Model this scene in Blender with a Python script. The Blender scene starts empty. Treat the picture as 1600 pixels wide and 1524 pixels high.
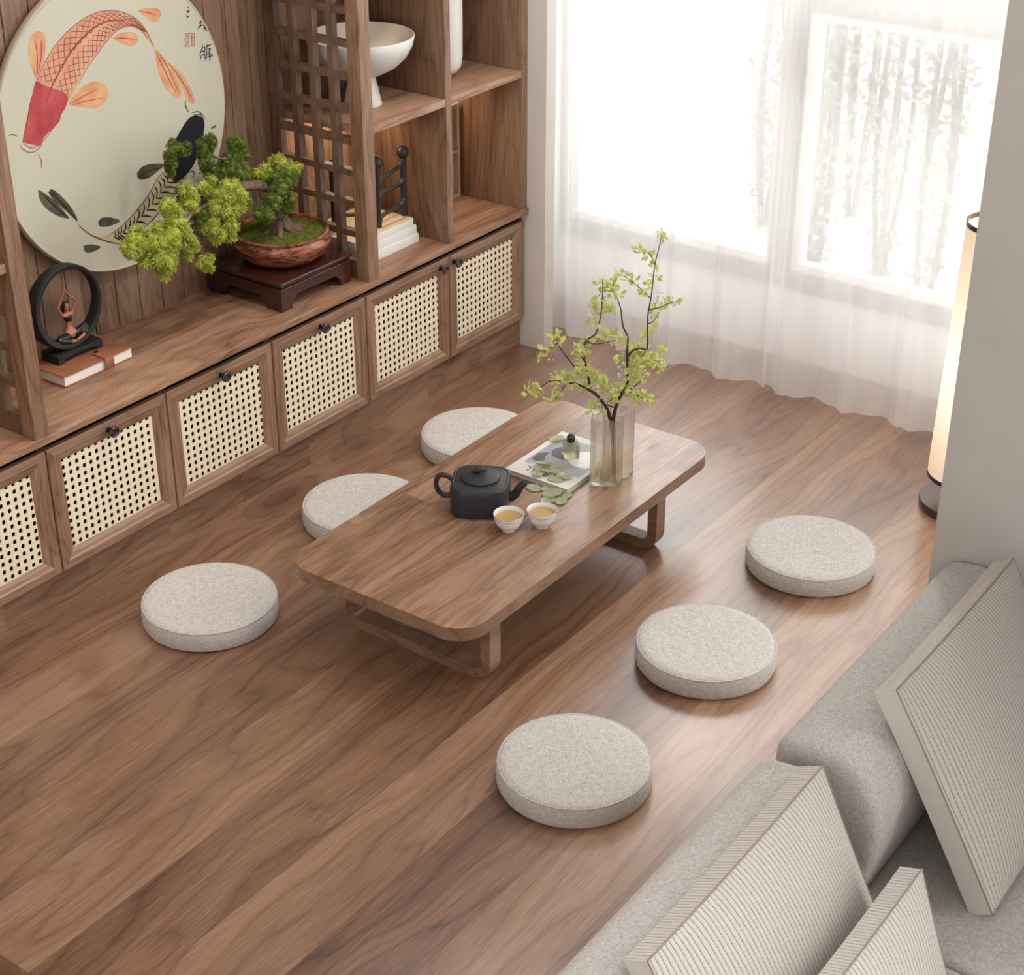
import bpy, bmesh, math, random
from mathutils import Vector, Matrix, noise as mnoise
R = random.Random(7)
C = bpy.context.scene.collection
PI = math.pi
sin, cos = math.sin, math.cos

# ------------------------------------------------------------------ camera
F, PITCH, YAW = 2653.9, 0.5040, 0.6245
CAM = Vector((-3.7362, -3.0511, 3.1081))
FW = Vector((cos(PITCH)*cos(YAW), cos(PITCH)*sin(YAW), -sin(PITCH)))
RT = FW.cross(Vector((0, 0, 1))).normalized()
UP = RT.cross(FW)
def ray(px, py):
    return FW + RT*((px-800)/F) - UP*((py-762)/F)
def at(px, py, ax, val):
    """point of the photograph on the plane coordinate[ax] == val"""
    d = ray(px, py)
    t = (val-CAM[ax])/d[ax]
    return CAM + d*t
def at_plane(px, py, p0, n):
    d = ray(px, py)
    return CAM + d*((p0-CAM).dot(n)/d.dot(n))
cd = bpy.data.cameras.new('camera')
cam = bpy.data.objects.new('camera', cd)
C.objects.link(cam)
cd.sensor_fit = 'HORIZONTAL'
cd.sensor_width = 36.0
cd.lens = F/1600*36.0
cd.clip_start = 0.1
cd.clip_end = 200
m = Matrix((RT, UP, -FW)).transposed().to_4x4()
m.translation = CAM
cam.matrix_world = m
bpy.context.scene.camera = cam

# ------------------------------------------------------------------ materials
def nodes(name):
    m = bpy.data.materials.new(name)
    m.use_nodes = True
    nt = m.node_tree
    nt.nodes.clear()
    out = nt.nodes.new('ShaderNodeOutputMaterial')
    return m, nt, out
class G:
    """tiny node-graph helper"""
    def __init__(s, nt): s.nt = nt
    def n(s, t, **kw):
        nd = s.nt.nodes.new(t)
        for k, v in kw.items():
            if k.startswith('_'): setattr(nd, k[1:], v)
        return nd
    def l(s, a, b): s.nt.links.new(a, b)
    def val(s, sock, v):
        if isinstance(v, (int, float, tuple, list)): sock.default_value = v
        else: s.l(v, sock)
    def math(s, op, a, b=0.0, c=0.0):
        nd = s.n('ShaderNodeMath', _operation=op)
        s.val(nd.inputs[0], a); s.val(nd.inputs[1], b); s.val(nd.inputs[2], c)
        return nd.outputs[0]
    def mixc(s, f, a, b, mode='MIX'):
        nd = s.n('ShaderNodeMix', _data_type='RGBA', _blend_type=mode)
        s.val(nd.inputs[0], f); s.val(nd.inputs[6], a); s.val(nd.inputs[7], b)
        return nd.outputs[2]
    def noise(s, vec, scale, detail=2, rough=.5, dist=0.0):
        nd = s.n('ShaderNodeTexNoise')
        s.l(vec, nd.inputs['Vector'])
        nd.inputs['Scale'].default_value = scale
        nd.inputs['Detail'].default_value = detail
        nd.inputs['Roughness'].default_value = rough
        nd.inputs['Distortion'].default_value = dist
        return nd.outputs['Fac']
    def ramp(s, f, stops):
        nd = s.n('ShaderNodeValToRGB')
        s.l(f, nd.inputs[0])
        el = nd.color_ramp.elements
        while len(el) < len(stops): el.new(.5)
        for e, (p, c) in zip(el, stops):
            e.position = p; e.color = c if len(c) == 4 else (*c, 1)
        return nd.outputs[0]
    def sep(s, vec):
        nd = s.n('ShaderNodeSeparateXYZ'); s.l(vec, nd.inputs[0]); return nd.outputs
    def comb(s, x, y, z):
        nd = s.n('ShaderNodeCombineXYZ')
        for i, v in enumerate((x, y, z)): s.val(nd.inputs[i], v)
        return nd.outputs[0]
    def coord(s, kind='Object'):
        return s.n('ShaderNodeTexCoord').outputs[kind]
    def bsdf(s, out, col, rough=.5, spec=.5, metal=0, coat=0, bump=None, bstr=.2, bdist=.002, **kw):
        b = s.n('ShaderNodeBsdfPrincipled')
        s.val(b.inputs['Base Color'], col if not (isinstance(col, tuple) and len(col) == 3) else (*col, 1))
        s.val(b.inputs['Roughness'], rough)
        s.val(b.inputs['Specular IOR Level'], spec)
        s.val(b.inputs['Metallic'], metal)
        s.val(b.inputs['Coat Weight'], coat)
        for k, v in kw.items(): s.val(b.inputs[k.replace('_', ' ')], v)
        if bump is not None:
            bp = s.n('ShaderNodeBump')
            bp.inputs['Strength'].default_value = bstr
            bp.inputs['Distance'].default_value = bdist
            s.l(bump, bp.inputs['Height'])
            s.l(bp.outputs[0], b.inputs['Normal'])
        s.l(b.outputs[0], out.inputs[0])
        return b

def plain(name, col, rough=.5, spec=.5, metal=0, coat=0, var=.0, vscale=20, **kw):
    m, nt, out = nodes(name)
    g = G(nt)
    c = (*col, 1)
    if var:
        f = g.noise(g.coord(), vscale, 3)
        c = g.ramp(f, [(.3, tuple(x*(1-var) for x in col)), (.7, tuple(min(1, x*(1+var)) for x in col))])
    g.bsdf(out, c, rough, spec, metal, coat, **kw)
    return m

def wood(name, dark, mid, light, axis=0, plank=None, plen=1.6, rough=.42, spec=.5, seam=.0, seed=0.0, across=1, scale=1.0, coat=0, figure=1.0, pvar=.12):
    """straight to cathedral figured wood; grain runs along axis; optional boards of width plank"""
    m, nt, out = nodes(name)
    g = G(nt)
    co = g.sep(g.coord())
    L, A = co[axis], co[across]
    T = co[3-axis-across]
    if plank:
        idx = g.math('FLOOR', g.math('DIVIDE', g.math('ADD', A, 50.02+seed), plank))
        wn = g.n('ShaderNodeTexWhiteNoise', _noise_dimensions='1D'); g.l(idx, wn.inputs['W'])
        off = g.math('MULTIPLY', wn.outputs['Value'], 7.3)
        L2 = g.math('ADD', g.math('ADD', L, off), 21.0)
        jd = g.math('FLOOR', g.math('DIVIDE', L2, plen))
        wn2 = g.n('ShaderNodeTexWhiteNoise', _noise_dimensions='2D')
        g.l(g.comb(idx, jd, 0), wn2.inputs['Vector'])
        rnd = wn2.outputs['Value']
        fr = g.math('FRACT', g.math('DIVIDE', g.math('ADD', A, 50.02+seed), plank))
        Loc = g.math('ADD', L, g.math('MULTIPLY', rnd, 31.7))
        Aoc = g.math('ADD', A, g.math('MULTIPLY', rnd, 17.1))
    else:
        rnd = None
        Loc = g.math('ADD', L, seed*3.1); Aoc = g.math('ADD', A, seed*1.7)
    vec = g.comb(g.math('MULTIPLY', Loc, .12*scale), g.math('MULTIPLY', Aoc, 1.0*scale), g.math('MULTIPLY', T, .6*scale))
    warp = g.noise(vec, 3.2, 2, .5)
    warp2 = g.noise(g.comb(g.math('MULTIPLY', Loc, .5*scale), g.math('MULTIPLY', Aoc, 1.3*scale), T), 2.1, 2, .5)
    # scattered knots the grain flows around
    vo = g.n('ShaderNodeTexVoronoi'); vo.inputs['Scale'].default_value = 1.0
    g.l(g.comb(g.math('MULTIPLY', g.math('ADD', Loc, g.math('MULTIPLY', warp2, .3)), 1.15*scale), g.math('MULTIPLY', g.math('ADD', Aoc, g.math('MULTIPLY', warp, .06)), 2.9*scale), g.math('MULTIPLY', T, 2.0)), vo.inputs['Vector'])
    kd = vo.outputs['Distance']
    knot = g.math('POWER', 2.718, g.math('MULTIPLY', g.math('MULTIPLY', kd, kd), -22.0))
    ph = g.math('ADD', g.math('MULTIPLY', Aoc, 9.0*scale), g.math('ADD', g.math('MULTIPLY', warp, 11.0*figure), g.math('MULTIPLY', warp2, 5.0*figure)))
    ph = g.math('ADD', ph, g.math('MULTIPLY', knot, 2.2*figure))
    ring = g.math('MULTIPLY_ADD', g.math('SINE', g.math('MULTIPLY', ph, 2.2)), .5, .5)
    ring2 = g.math('POWER', g.math('ABSOLUTE', g.math('SINE', g.math('MULTIPLY', ph, 4.4))), .35)
    fine = g.noise(g.comb(g.math('MULTIPLY', Loc, 1.6*scale), g.math('MULTIPLY', g.math('ADD', Aoc, g.math('MULTIPLY', warp, .14)), 60*scale), g.math('MULTIPLY', T, 30)), 3.0, 4, .65)
    pore = g.noise(g.comb(g.math('MULTIPLY', Loc, 5*scale), g.math('MULTIPLY', g.math('ADD', Aoc, g.math('MULTIPLY', warp, .14)), 190*scale), g.math('MULTIPLY', T, 90)), 1.6, 2, .6)
    big = g.noise(vec, 1.3, 2, .5)
    f = g.math('ADD', g.math('MULTIPLY', ring, .13), g.math('MULTIPLY', g.math('SUBTRACT', ring2, .6), .20))
    f = g.math('ADD', f, g.math('MULTIPLY', fine, .40))
    f = g.math('ADD', f, g.math('MULTIPLY', big, .46))
    f = g.math('ADD', f, g.math('MULTIPLY', g.math('SUBTRACT', pore, .5), .62))
    f = g.math('SUBTRACT', f, g.math('MULTIPLY', g.math('POWER', knot, 6.0), .30))
    if plank:
        f = g.math('ADD', f, g.math('MULTIPLY', g.math('SUBTRACT', rnd, .5), pvar))
    col = g.ramp(f, [(.24, dark), (.52, mid), (.84, light)])
    if plank and seam:
        e = g.math('LESS_THAN', g.math('MINIMUM', fr, g.math('SUBTRACT', 1.0, fr)), seam/plank)
        fl = g.math('FRACT', g.math('DIVIDE', L2, plen))
        e2 = g.math('LESS_THAN', g.math('MINIMUM', fl, g.math('SUBTRACT', 1.0, fl)), seam/plen)
        e = g.math('MULTIPLY', g.math('MAXIMUM', e, e2), .45)
        col = g.mixc(e, col, (*[x*.5 for x in dark], 1))
    ro = g.math('MULTIPLY_ADD', fine, .12, rough-.06)
    g.bsdf(out, col, ro, spec, 0, coat, bump=g.math('ADD', g.math('MULTIPLY', pore, .5), fine), bstr=.10, bdist=.001, Coat_Roughness=.25)
    return m

def fabric(name, a, b, sx=230, bump=.5, rough=.95, slub=True):
    """plain weave with slubs"""
    m, nt, out = nodes(name)
    g = G(nt)
    c = g.coord()
    s = g.sep(c)
    n1 = g.noise(g.comb(g.math('MULTIPLY', s[0], 1.0), g.math('MULTIPLY', s[1], .3), g.math('MULTIPLY', s[2], .8)), sx, 2, .6)
    n2 = g.noise(g.comb(g.math('MULTIPLY', s[0], .3), g.math('MULTIPLY', s[1], 1.0), g.math('MULTIPLY', s[2], .8)), sx, 2, .6)
    n3 = g.noise(c, 9, 3, .6)
    th = g.math('MULTIPLY', g.math('SINE', g.math('MULTIPLY', s[0], sx*7.0)), g.math('SINE', g.math('MULTIPLY', s[1], sx*7.0)))
    f = g.math('ADD', g.math('MULTIPLY', n1, .45), g.math('MULTIPLY', n2, .45))
    f = g.math('ADD', f, g.math('MULTIPLY', n3, .08))
    f = g.math('ADD', f, g.math('MULTIPLY', th, .02))
    col = g.ramp(f, [(.36, a), (.62, b)])
    g.bsdf(out, col, rough, .15, bump=f, bstr=bump, bdist=.004, Sheen_Weight=.15)
    return m

def ribbed(name, a, b, period=.0125):
    """corded upholstery, ribs run along local z"""
    m, nt, out = nodes(name)
    g = G(nt)
    c = g.coord()
    s = g.sep(c)
    w = g.noise(g.comb(g.math('MULTIPLY', s[0], 1), g.math('MULTIPLY', s[1], .3), g.math('MULTIPLY', s[2], .3)), 14, 3, .6)
    ph = g.math('ADD', g.math('DIVIDE', s[0], period), g.math('MULTIPLY', w, .9))
    t = g.math('ABSOLUTE', g.math('SINE', g.math('MULTIPLY', ph, PI)))
    n1 = g.noise(g.comb(s[0], s[1], g.math('MULTIPLY', s[2], 1.0)), 260, 2, .6)
    f = g.math('ADD', g.math('MULTIPLY', g.math('POWER', t, .5), .62), g.math('MULTIPLY', n1, .5))
    col = g.ramp(f, [(.30, a), (.72, b)])
    g.bsdf(out, col, .95, .12, bump=f, bstr=.7, bdist=.004, Sheen_Weight=.1)
    return m

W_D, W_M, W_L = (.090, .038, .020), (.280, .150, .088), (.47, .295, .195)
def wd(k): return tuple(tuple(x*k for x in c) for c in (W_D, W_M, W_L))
M = {}
M['floor'] = wood('walnut_floor', (.060, .022, .010), (.215, .104, .056), (.39, .228, .138), axis=0, across=1, plank=.262, plen=60.0, figure=.75, rough=.33, spec=1.0, seam=.0008, seed=.004, coat=.36, pvar=.16)
M['floor_low'] = wood('walnut_floor_lower', *wd(.5), axis=1, across=0, plank=.2, plen=2.2, rough=.4, seed=.3)
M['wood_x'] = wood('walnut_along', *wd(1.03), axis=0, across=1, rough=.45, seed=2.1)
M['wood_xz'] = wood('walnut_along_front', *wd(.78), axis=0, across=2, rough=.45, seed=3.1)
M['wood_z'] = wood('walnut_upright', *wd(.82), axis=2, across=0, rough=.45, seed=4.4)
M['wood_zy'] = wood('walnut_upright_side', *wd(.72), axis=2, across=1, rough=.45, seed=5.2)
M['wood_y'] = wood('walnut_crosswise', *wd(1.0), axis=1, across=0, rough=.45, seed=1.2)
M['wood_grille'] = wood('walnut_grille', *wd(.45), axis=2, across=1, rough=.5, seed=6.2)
M['panel'] = wood('walnut_panelling', *wd(.60), axis=2, across=0, plank=.109, plen=3.0, rough=.5, seed=.028)
M['niche'] = wood('walnut_niche_boards', *wd(.78), axis=2, across=0, plank=.085, plen=.55, pvar=.22, rough=.5, seed=.2)
M['niche_y'] = wood('walnut_niche_side', *wd(1.0), axis=2, across=1, plank=.085, plen=.55, rough=.5, seed=.2)
M['plinth'] = wood('walnut_plinth', *wd(.8), axis=0, across=2, plank=.6, plen=.37, rough=.45, seed=.5, pvar=.2)
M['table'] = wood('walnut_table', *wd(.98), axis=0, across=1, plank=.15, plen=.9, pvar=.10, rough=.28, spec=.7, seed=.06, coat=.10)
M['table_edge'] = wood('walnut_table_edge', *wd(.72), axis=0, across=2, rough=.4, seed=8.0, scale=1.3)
M['rosewood'] = wood('rosewood', (.016, .004, .003), (.035, .009, .006), (.075, .02, .013), axis=0, across=1, rough=.22, coat=.4)
M['ash'] = wood('pale_ash', (.36, .25, .15), (.46, .33, .21), (.55, .42, .28), axis=2, across=0, rough=.5)
M['wall_grey'] = plain('grey_plaster', (.50, .47, .435), .9, .2, var=.03, vscale=6)
M['wall_beige'] = plain('warm_grey_plaster', (.66, .61, .57), .9, .2, var=.03, vscale=6)
M['wall_white'] = plain('white_plaster', (.88, .865, .855), .85, .2, var=.015, vscale=6)
M['frame_win'] = plain('window_frame_paint', (.27, .24, .232), .5, .4, var=.02)
M['cushion'] = fabric('linen_boucle', (.42, .38, .345), (.64, .60, .565), 230, .7)
M['sofa'] = fabric('sofa_linen', (.37, .335, .305), (.59, .55, .515), 300, .5)
M['sofa_side'] = M['sofa']
M['rib'] = ribbed('corded_linen', (.22, .185, .155), (.54, .495, .45))
M['rib_fine'] = ribbed('corded_linen_gusset', (.31, .275, .24), (.59, .545, .50), .010)
M['piping'] = plain('seam_cord', (.30, .25, .21), .95, .1)
M['black_metal'] = plain('blackened_metal', (.040, .037, .033), .38, .5, metal=.35)
M['knob'] = plain('dark_bronze', (.085, .068, .062), .26, .5, metal=.9)
M['clay'] = plain('charcoal_clay', (.027, .026, .029), .48, .4, var=.12, vscale=60)
M['ceramic'] = plain('white_ceramic', (.72, .70, .68), .3, .5, var=.02)
M['cream_glaze'] = plain('cream_glaze', (.84, .75, .60), .45, .5)
M['porcelain'] = plain('porcelain', (.80, .78, .75), .16, .5)
M['tea'] = plain('tea', (.50, .32, .12), .08, .5)
M['ink'] = plain('ink', (.012, .012, .018), .7, .2)
M['ink_blue'] = plain('blue_print', (.10, .12, .2), .4, .4)
M['paper'] = plain('paper', (.76, .73, .69), .8, .2, var=.03, vscale=40)
M['page_edge'] = plain('page_edges', (.66, .61, .54), .9, .1, var=.08, vscale=300)
M['book_white'] = plain('white_book_cloth', (.78, .76, .74), .7, .2)
M['book_tan'] = plain('tan_book_cover', (.60, .44, .29), .6, .3, var=.04)
M['leather'] = plain('tan_leather', (.30, .115, .058), .5, .4, var=.12, vscale=35)
M['brass'] = plain('aged_brass', (.10, .07, .02), .35, .5, metal=.9)
M['skin'] = plain('copper_skin', (.36, .13, .075), .32, .5, var=.15, vscale=40)
M['black_gloss'] = plain('black_lacquer', (.012, .011, .011), .25, .5)
M['black_matt'] = plain('black_stone', (.014, .012, .011), .6, .4, var=.2, vscale=80)
M['plate'] = plain('cream_plate', (.50, .475, .375), .38, .4, var=.02, vscale=3)
M['plate_rim'] = plain('beige_plate_rim', (.50, .43, .345), .45, .4)
M['bark'] = plain('bark', (.15, .095, .062), .9, .2, var=.4, vscale=45)
M['twig'] = plain('dark_twig', (.065, .035, .022), .8, .2, var=.3, vscale=60)
M['blossom'] = plain('white_blossom', (.8, .76, .78), .6, .2)
M['grey_print'] = plain('grey_print', (.33, .34, .35), .4, .4, var=.12, vscale=20)
M['dark_print'] = plain('charcoal_print', (.09, .092, .10), .4, .4)
M['white_print'] = plain('white_print', (.82, .80, .77), .4, .4)
M['lamp_black'] = plain('lamp_base_metal', (.10, .085, .078), .3, .5, metal=.6)
M['lamp_ring'] = plain('lamp_ring_metal', (.06, .055, .052), .4, .5, metal=.5)
M['terrace'] = plain('white_terrace', (.8, .8, .8), .9, .2)
M['garden_wall'] = plain('garden_wall_render', (.78, .78, .78), .9, .2)
M['house_wall'] = plain('lilac_grey_render', (.42, .41, .44), .9, .2)

def leafmat(name, a, b, vscale, rough=.55, trans=.25):
    m, nt, out = nodes(name)
    g = G(nt)
    f = g.noise(g.coord(), vscale, 3, .6)
    col = g.ramp(f, [(.3, a), (.68, b)])
    p = g.bsdf(out, col, rough, .3)
    t = g.n('ShaderNodeBsdfTranslucent'); g.l(col, t.inputs[0])
    mx = g.n('ShaderNodeMixShader'); mx.inputs[0].default_value = trans
    g.l(p.outputs[0], mx.inputs[1]); g.l(t.outputs[0], mx.inputs[2])
    g.l(mx.outputs[0], out.inputs[0])
    return m
M['needle'] = leafmat('yellow_green_needles', (.24, .28, .03), (.56, .60, .10), 28)
M['needle_dark'] = leafmat('deep_green_needles', (.065, .10, .016), (.20, .26, .04), 28)
M['moss'] = leafmat('moss', (.04, .055, .008), (.14, .16, .022), 90, .95, .0)
M['leaf'] = leafmat('spring_leaf', (.42, .49, .09), (.84, .85, .36), 45, .45, .4)
M['eucalyptus'] = leafmat('round_leaf', (.60, .65, .38), (.82, .84, .64), 60, .5, .1)
M['outleaf'] = leafmat('backlit_pale_garden_leaf', (.42, .46, .37), (.74, .77, .69), 8, .6, .35)  # pale colour stands in for foliage blown out by backlight
M['outbark'] = plain('garden_bark', (.33, .31, .30), .9, .1)

def pot_mat():
    m, nt, out = nodes('marbled_terracotta')
    g = G(nt)
    s = g.sep(g.coord())
    v = g.comb(s[0], s[1], g.math('MULTIPLY', s[2], 4.5))
    w = g.noise(v, 6, 3, .55, 1.4)
    r = g.math('MULTIPLY_ADD', g.math('SINE', g.math('MULTIPLY', w, 34)), .5, .5)
    col = g.ramp(r, [(.02, (.055, .016, .008)), (.25, (.20, .058, .026)), (.8, (.33, .105, .05))])
    g.bsdf(out, col, .3, .5, coat=.35)
    return m
M['pot'] = pot_mat()
def koi_mat(name, a, b, vscale=9):
    m, nt, out = nodes(name)
    g = G(nt)
    f = g.noise(g.coord(), vscale, 3, .5)
    g.bsdf(out, g.ramp(f, [(.3, a), (.7, b)]), .6, .3)
    return m
M['koi_head'] = koi_mat('painted_crimson', (.33, .035, .04), (.48, .09, .09), 14)
M['koi_body'] = koi_mat('painted_coral', (.56, .21, .14), (.60, .38, .23), 7)
M['koi_fin'] = koi_mat('painted_orange', (.58, .19, .11), (.64, .40, .20), 13)
M['koi_line'] = koi_mat('painted_red_line', (.26, .035, .03), (.35, .08, .05), 9)
M['koi_olive'] = koi_mat('painted_olive', (.045, .04, .022), (.12, .105, .06), 30)
M['koi_straw'] = koi_mat('painted_straw', (.40, .33, .16), (.52, .45, .28), 8)
M['seal'] = koi_mat('seal_red', (.42, .12, .06), (.5, .2, .1), 40)

def curtain_mat():
    m, nt, out = nodes('sheer_voile')
    g = G(nt)
    lw = g.n('ShaderNodeLayerWeight'); lw.inputs[0].default_value = .5
    f = g.ramp(lw.outputs['Facing'], [(0, (.58, .58, .58)), (.6, (.66, .66, .66)), (1, (.92, .92, .92))])
    tr = g.n('ShaderNodeBsdfTransparent')
    tl = g.n('ShaderNodeBsdfTranslucent'); tl.inputs[0].default_value = (.95, .94, .93, 1)
    df = g.n('ShaderNodeBsdfDiffuse'); df.inputs[0].default_value = (.95, .94, .93, 1)
    m1 = g.n('ShaderNodeMixShader'); m1.inputs[0].default_value = .58
    g.l(tl.outputs[0], m1.inputs[1]); g.l(df.outputs[0], m1.inputs[2])
    m2 = g.n('ShaderNodeMixShader')
    g.l(f, m2.inputs[0]); g.l(tr.outputs[0], m2.inputs[1]); g.l(m1.outputs[0], m2.inputs[2])
    g.l(m2.outputs[0], out.inputs[0])
    return m
M['curtain'] = curtain_mat()
def pane_mat(name, tint, gl=.08):
    m, nt, out = nodes(name)
    g = G(nt)
    tr = g.n('ShaderNodeBsdfTransparent'); tr.inputs[0].default_value = (*tint, 1)
    gs = g.n('ShaderNodeBsdfGlossy'); gs.inputs['Roughness'].default_value = .02
    mx = g.n('ShaderNodeMixShader'); mx.inputs[0].default_value = gl
    g.l(tr.outputs[0], mx.inputs[1]); g.l(gs.outputs[0], mx.inputs[2]); g.l(mx.outputs[0], out.inputs[0])
    return m
M['pane'] = pane_mat('window_glass', (.96, .97, .97), .04)
def glass_mat(name, col, rough=.0, ior=1.45):
    m, nt, out = nodes(name)
    g = G(nt)
    b = g.n('ShaderNodeBsdfPrincipled')
    b.inputs['Base Color'].default_value = (*col, 1)
    b.inputs['Roughness'].default_value = rough
    b.inputs['IOR'].default_value = ior
    b.inputs['Transmission Weight'].default_value = 1
    # thin clear glass lets most light straight through
    tr = g.n('ShaderNodeBsdfTransparent'); tr.inputs[0].default_value = (*col, 1)
    mx = g.n('ShaderNodeMixShader'); mx.inputs[0].default_value = .42
    g.l(tr.outputs[0], mx.inputs[1]); g.l(b.outputs[0], mx.inputs[2]); g.l(mx.outputs[0], out.inputs[0])
    return m
def thin_glass(name, tint, lo=.04, hi=.8):
    """clear thin-walled glass: straight-through view with reflections that grow towards grazing"""
    m, nt, out = nodes(name)
    g = G(nt)
    lw = g.n('ShaderNodeLayerWeight'); lw.inputs[0].default_value = .5
    f = g.ramp(lw.outputs['Facing'], [(0, (lo,)*3), (.55, (lo*2.2,)*3), (1, (hi,)*3)])
    tr = g.n('ShaderNodeBsdfTransparent'); tr.inputs[0].default_value = (*tint, 1)
    gs = g.n('ShaderNodeBsdfGlossy'); gs.inputs['Roughness'].default_value = .04; gs.inputs[0].default_value = (.95, .95, .94, 1)
    mx = g.n('ShaderNodeMixShader')
    g.l(f, mx.inputs[0]); g.l(tr.outputs[0], mx.inputs[1]); g.l(gs.outputs[0], mx.inputs[2]); g.l(mx.outputs[0], out.inputs[0])
    return m
M['glass'] = glass_mat('ribbed_glass', (.985, .98, .97), .0, 1.4)
M['glass_perfume'] = glass_mat('bottle_glass', (.97, .97, .95))
M['perfume'] = glass_mat('pale_scent', (.93, .91, .72), 0, 1.33)
M['water'] = thin_glass('vase_water', (.95, .90, .80), .03, .4)

def shade_mat():
    m, nt, out = nodes('lit_paper_shade')
    g = G(nt)
    z = g.sep(g.coord('Generated'))[2]
    col = g.ramp(z, [(0, (.90, .58, .36)), (.3, (1, .86, .66)), (.5, (1, .94, .80)), (.8, (.95, .72, .50)), (1, (.85, .56, .36))])
    st = g.ramp(z, [(0, (.45, .45, .45)), (.45, (1, 1, 1)), (1, (.42, .42, .42))])
    b = g.bsdf(out, (.85, .75, .62), .8, .2)
    g.l(col, b.inputs['Emission Color'])
    g.l(g.math('MULTIPLY', st, .85), b.inputs['Emission Strength'])
    return m
M['shade'] = shade_mat()

def cane_mat():
    """woven cane: cream strands with open holes, hole pitch .0257"""
    m, nt, out = nodes('woven_cane')
    g = G(nt)
    s = g.sep(g.coord())
    P = .0286
    def dots(ox, oz):
        u = g.math('SUBTRACT', g.math('FRACT', g.math('ADD', g.math('DIVIDE', s[0], P), 40+ox)), .5)
        v = g.math('SUBTRACT', g.math('FRACT', g.math('ADD', g.math('DIVIDE', s[2], P), 40+oz)), .5)
        u = g.math('DIVIDE', u, .235); v = g.math('DIVIDE', v, .285)
        q = g.math('ADD', g.math('POWER', g.math('ABSOLUTE', u), 2.6), g.math('POWER', g.math('ABSOLUTE', v), 2.6))
        return q
    q = dots(0, 0)
    hole = g.math('LESS_THAN', q, 1.0)
    d1 = g.math('ABSOLUTE', g.math('SINE', g.math('MULTIPLY', g.math('ADD', s[0], s[2]), PI*4/P)))
    d2 = g.math('ABSOLUTE', g.math('SINE', g.math('MULTIPLY', g.math('SUBTRACT', s[0], s[2]), PI*4/P)))
    st = g.math('MINIMUM', d1, d2)
    col = g.ramp(st, [(.0, (.58, .45, .29)), (.35, (.86, .74, .56)), (1, (.95, .86, .71))])
    n = g.noise(g.coord(), 60, 2)
    col = g.mixc(g.math('MULTIPLY', n, .22), col, (.60, .48, .30, 1))
    b = g.bsdf(out, col, .6, .3, bump=st, bstr=.5, bdist=.001)
    tr = g.n('ShaderNodeBsdfTransparent')
    mx = g.n('ShaderNodeMixShader')
    g.l(hole, mx.inputs[0]); g.l(b.outputs[0], mx.inputs[1]); g.l(tr.outputs[0], mx.inputs[2])
    g.l(mx.outputs[0], out.inputs[0])
    return m
M['cane'] = cane_mat()
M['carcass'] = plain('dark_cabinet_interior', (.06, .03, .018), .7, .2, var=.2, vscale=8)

# ------------------------------------------------------------------ mesh helpers
def finish(name, bm, mat, parent=None, smooth=None, loc=None):
    me = bpy.data.meshes.new(name)
    bmesh.ops.recalc_face_normals(bm, faces=bm.faces[:])
    bm.to_mesh(me); bm.free()
    o = bpy.data.objects.new(name, me)
    C.objects.link(o)
    if isinstance(mat, (list, tuple)):
        for x in mat: me.materials.append(x)
    else: me.materials.append(mat)
    if smooth is not None:
        me.shade_smooth()
        if smooth < 180: me.set_sharp_from_angle(angle=math.radians(smooth))
    if parent is not None: o.parent = parent
    if loc is not None: o.location = loc
    return o
def tag(o, label=None, cat=None, group=None, kind=None):
    if label: o['label'] = label
    if cat: o['category'] = cat
    if group: o['group'] = group
    if kind: o['kind'] = kind
    return o
def thing(name, label, cat, loc=(0, 0, 0), rz=0, group=None):
    o = bpy.data.objects.new(name, None)
    o.empty_display_size = .05
    C.objects.link(o)
    o.location = loc
    o.rotation_euler = (0, 0, rz)
    return tag(o, label, cat, group)
def copy_tree(o, parent=None):
    c = o.copy(); C.objects.link(c)
    if parent is not None: c.parent = parent
    for ch in list(o.children): copy_tree(ch, c)
    return c
def box(bm, x0, x1, y0, y1, z0, z1, bev=0, seg=2, mat=0):
    vs = [bm.verts.new((x, y, z)) for x in (x0, x1) for y in (y0, y1) for z in (z0, z1)]
    fs = []
    for f in ((0, 1, 3, 2), (4, 6, 7, 5), (0, 4, 5, 1), (2, 3, 7, 6), (0, 2, 6, 4), (1, 5, 7, 3)):
        fs.append(bm.faces.new([vs[i] for i in f]))
    for f in fs: f.material_index = mat
    if bev:
        es = {e for f in fs for e in f.edges}
        bmesh.ops.bevel(bm, geom=list(es), offset=bev, segments=seg, profile=.6, affect='EDGES', clamp_overlap=True)
def boxobj(name, mat, parent, *a, bev=.002, seg=2, **k):
    bm = bmesh.new(); box(bm, *a, bev=bev, seg=seg)
    return finish(name, bm, mat, parent, 40 if bev else None, **k)
def tube(bm, pts, rad, n=10, cap=True, mat=0):
    pts = [Vector(p) for p in pts]
    if not isinstance(rad, (list, tuple)): rad = [rad]*len(pts)
    rings = []
    prev = None
    for i, p in enumerate(pts):
        t = (pts[min(i+1, len(pts)-1)]-pts[max(i-1, 0)]).normalized()
        if prev is None:
            a = Vector((0, 0, 1)) if abs(t.z) < .9 else Vector((1, 0, 0))
            u = t.cross(a).normalized()
        else:
            u = (prev-t*prev.dot(t)).normalized()
        prev = u
        v = t.cross(u)
        rings.append([bm.verts.new(p+(u*cos(2*PI*k/n)+v*sin(2*PI*k/n))*rad[i]) for k in range(n)])
    for a, b in zip(rings, rings[1:]):
        for k in range(n):
            f = bm.faces.new((a[k], a[(k+1) % n], b[(k+1) % n], b[k])); f.material_index = mat
    if cap:
        bm.faces.new(rings[0][::-1]); bm.faces.new(rings[-1])
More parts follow.
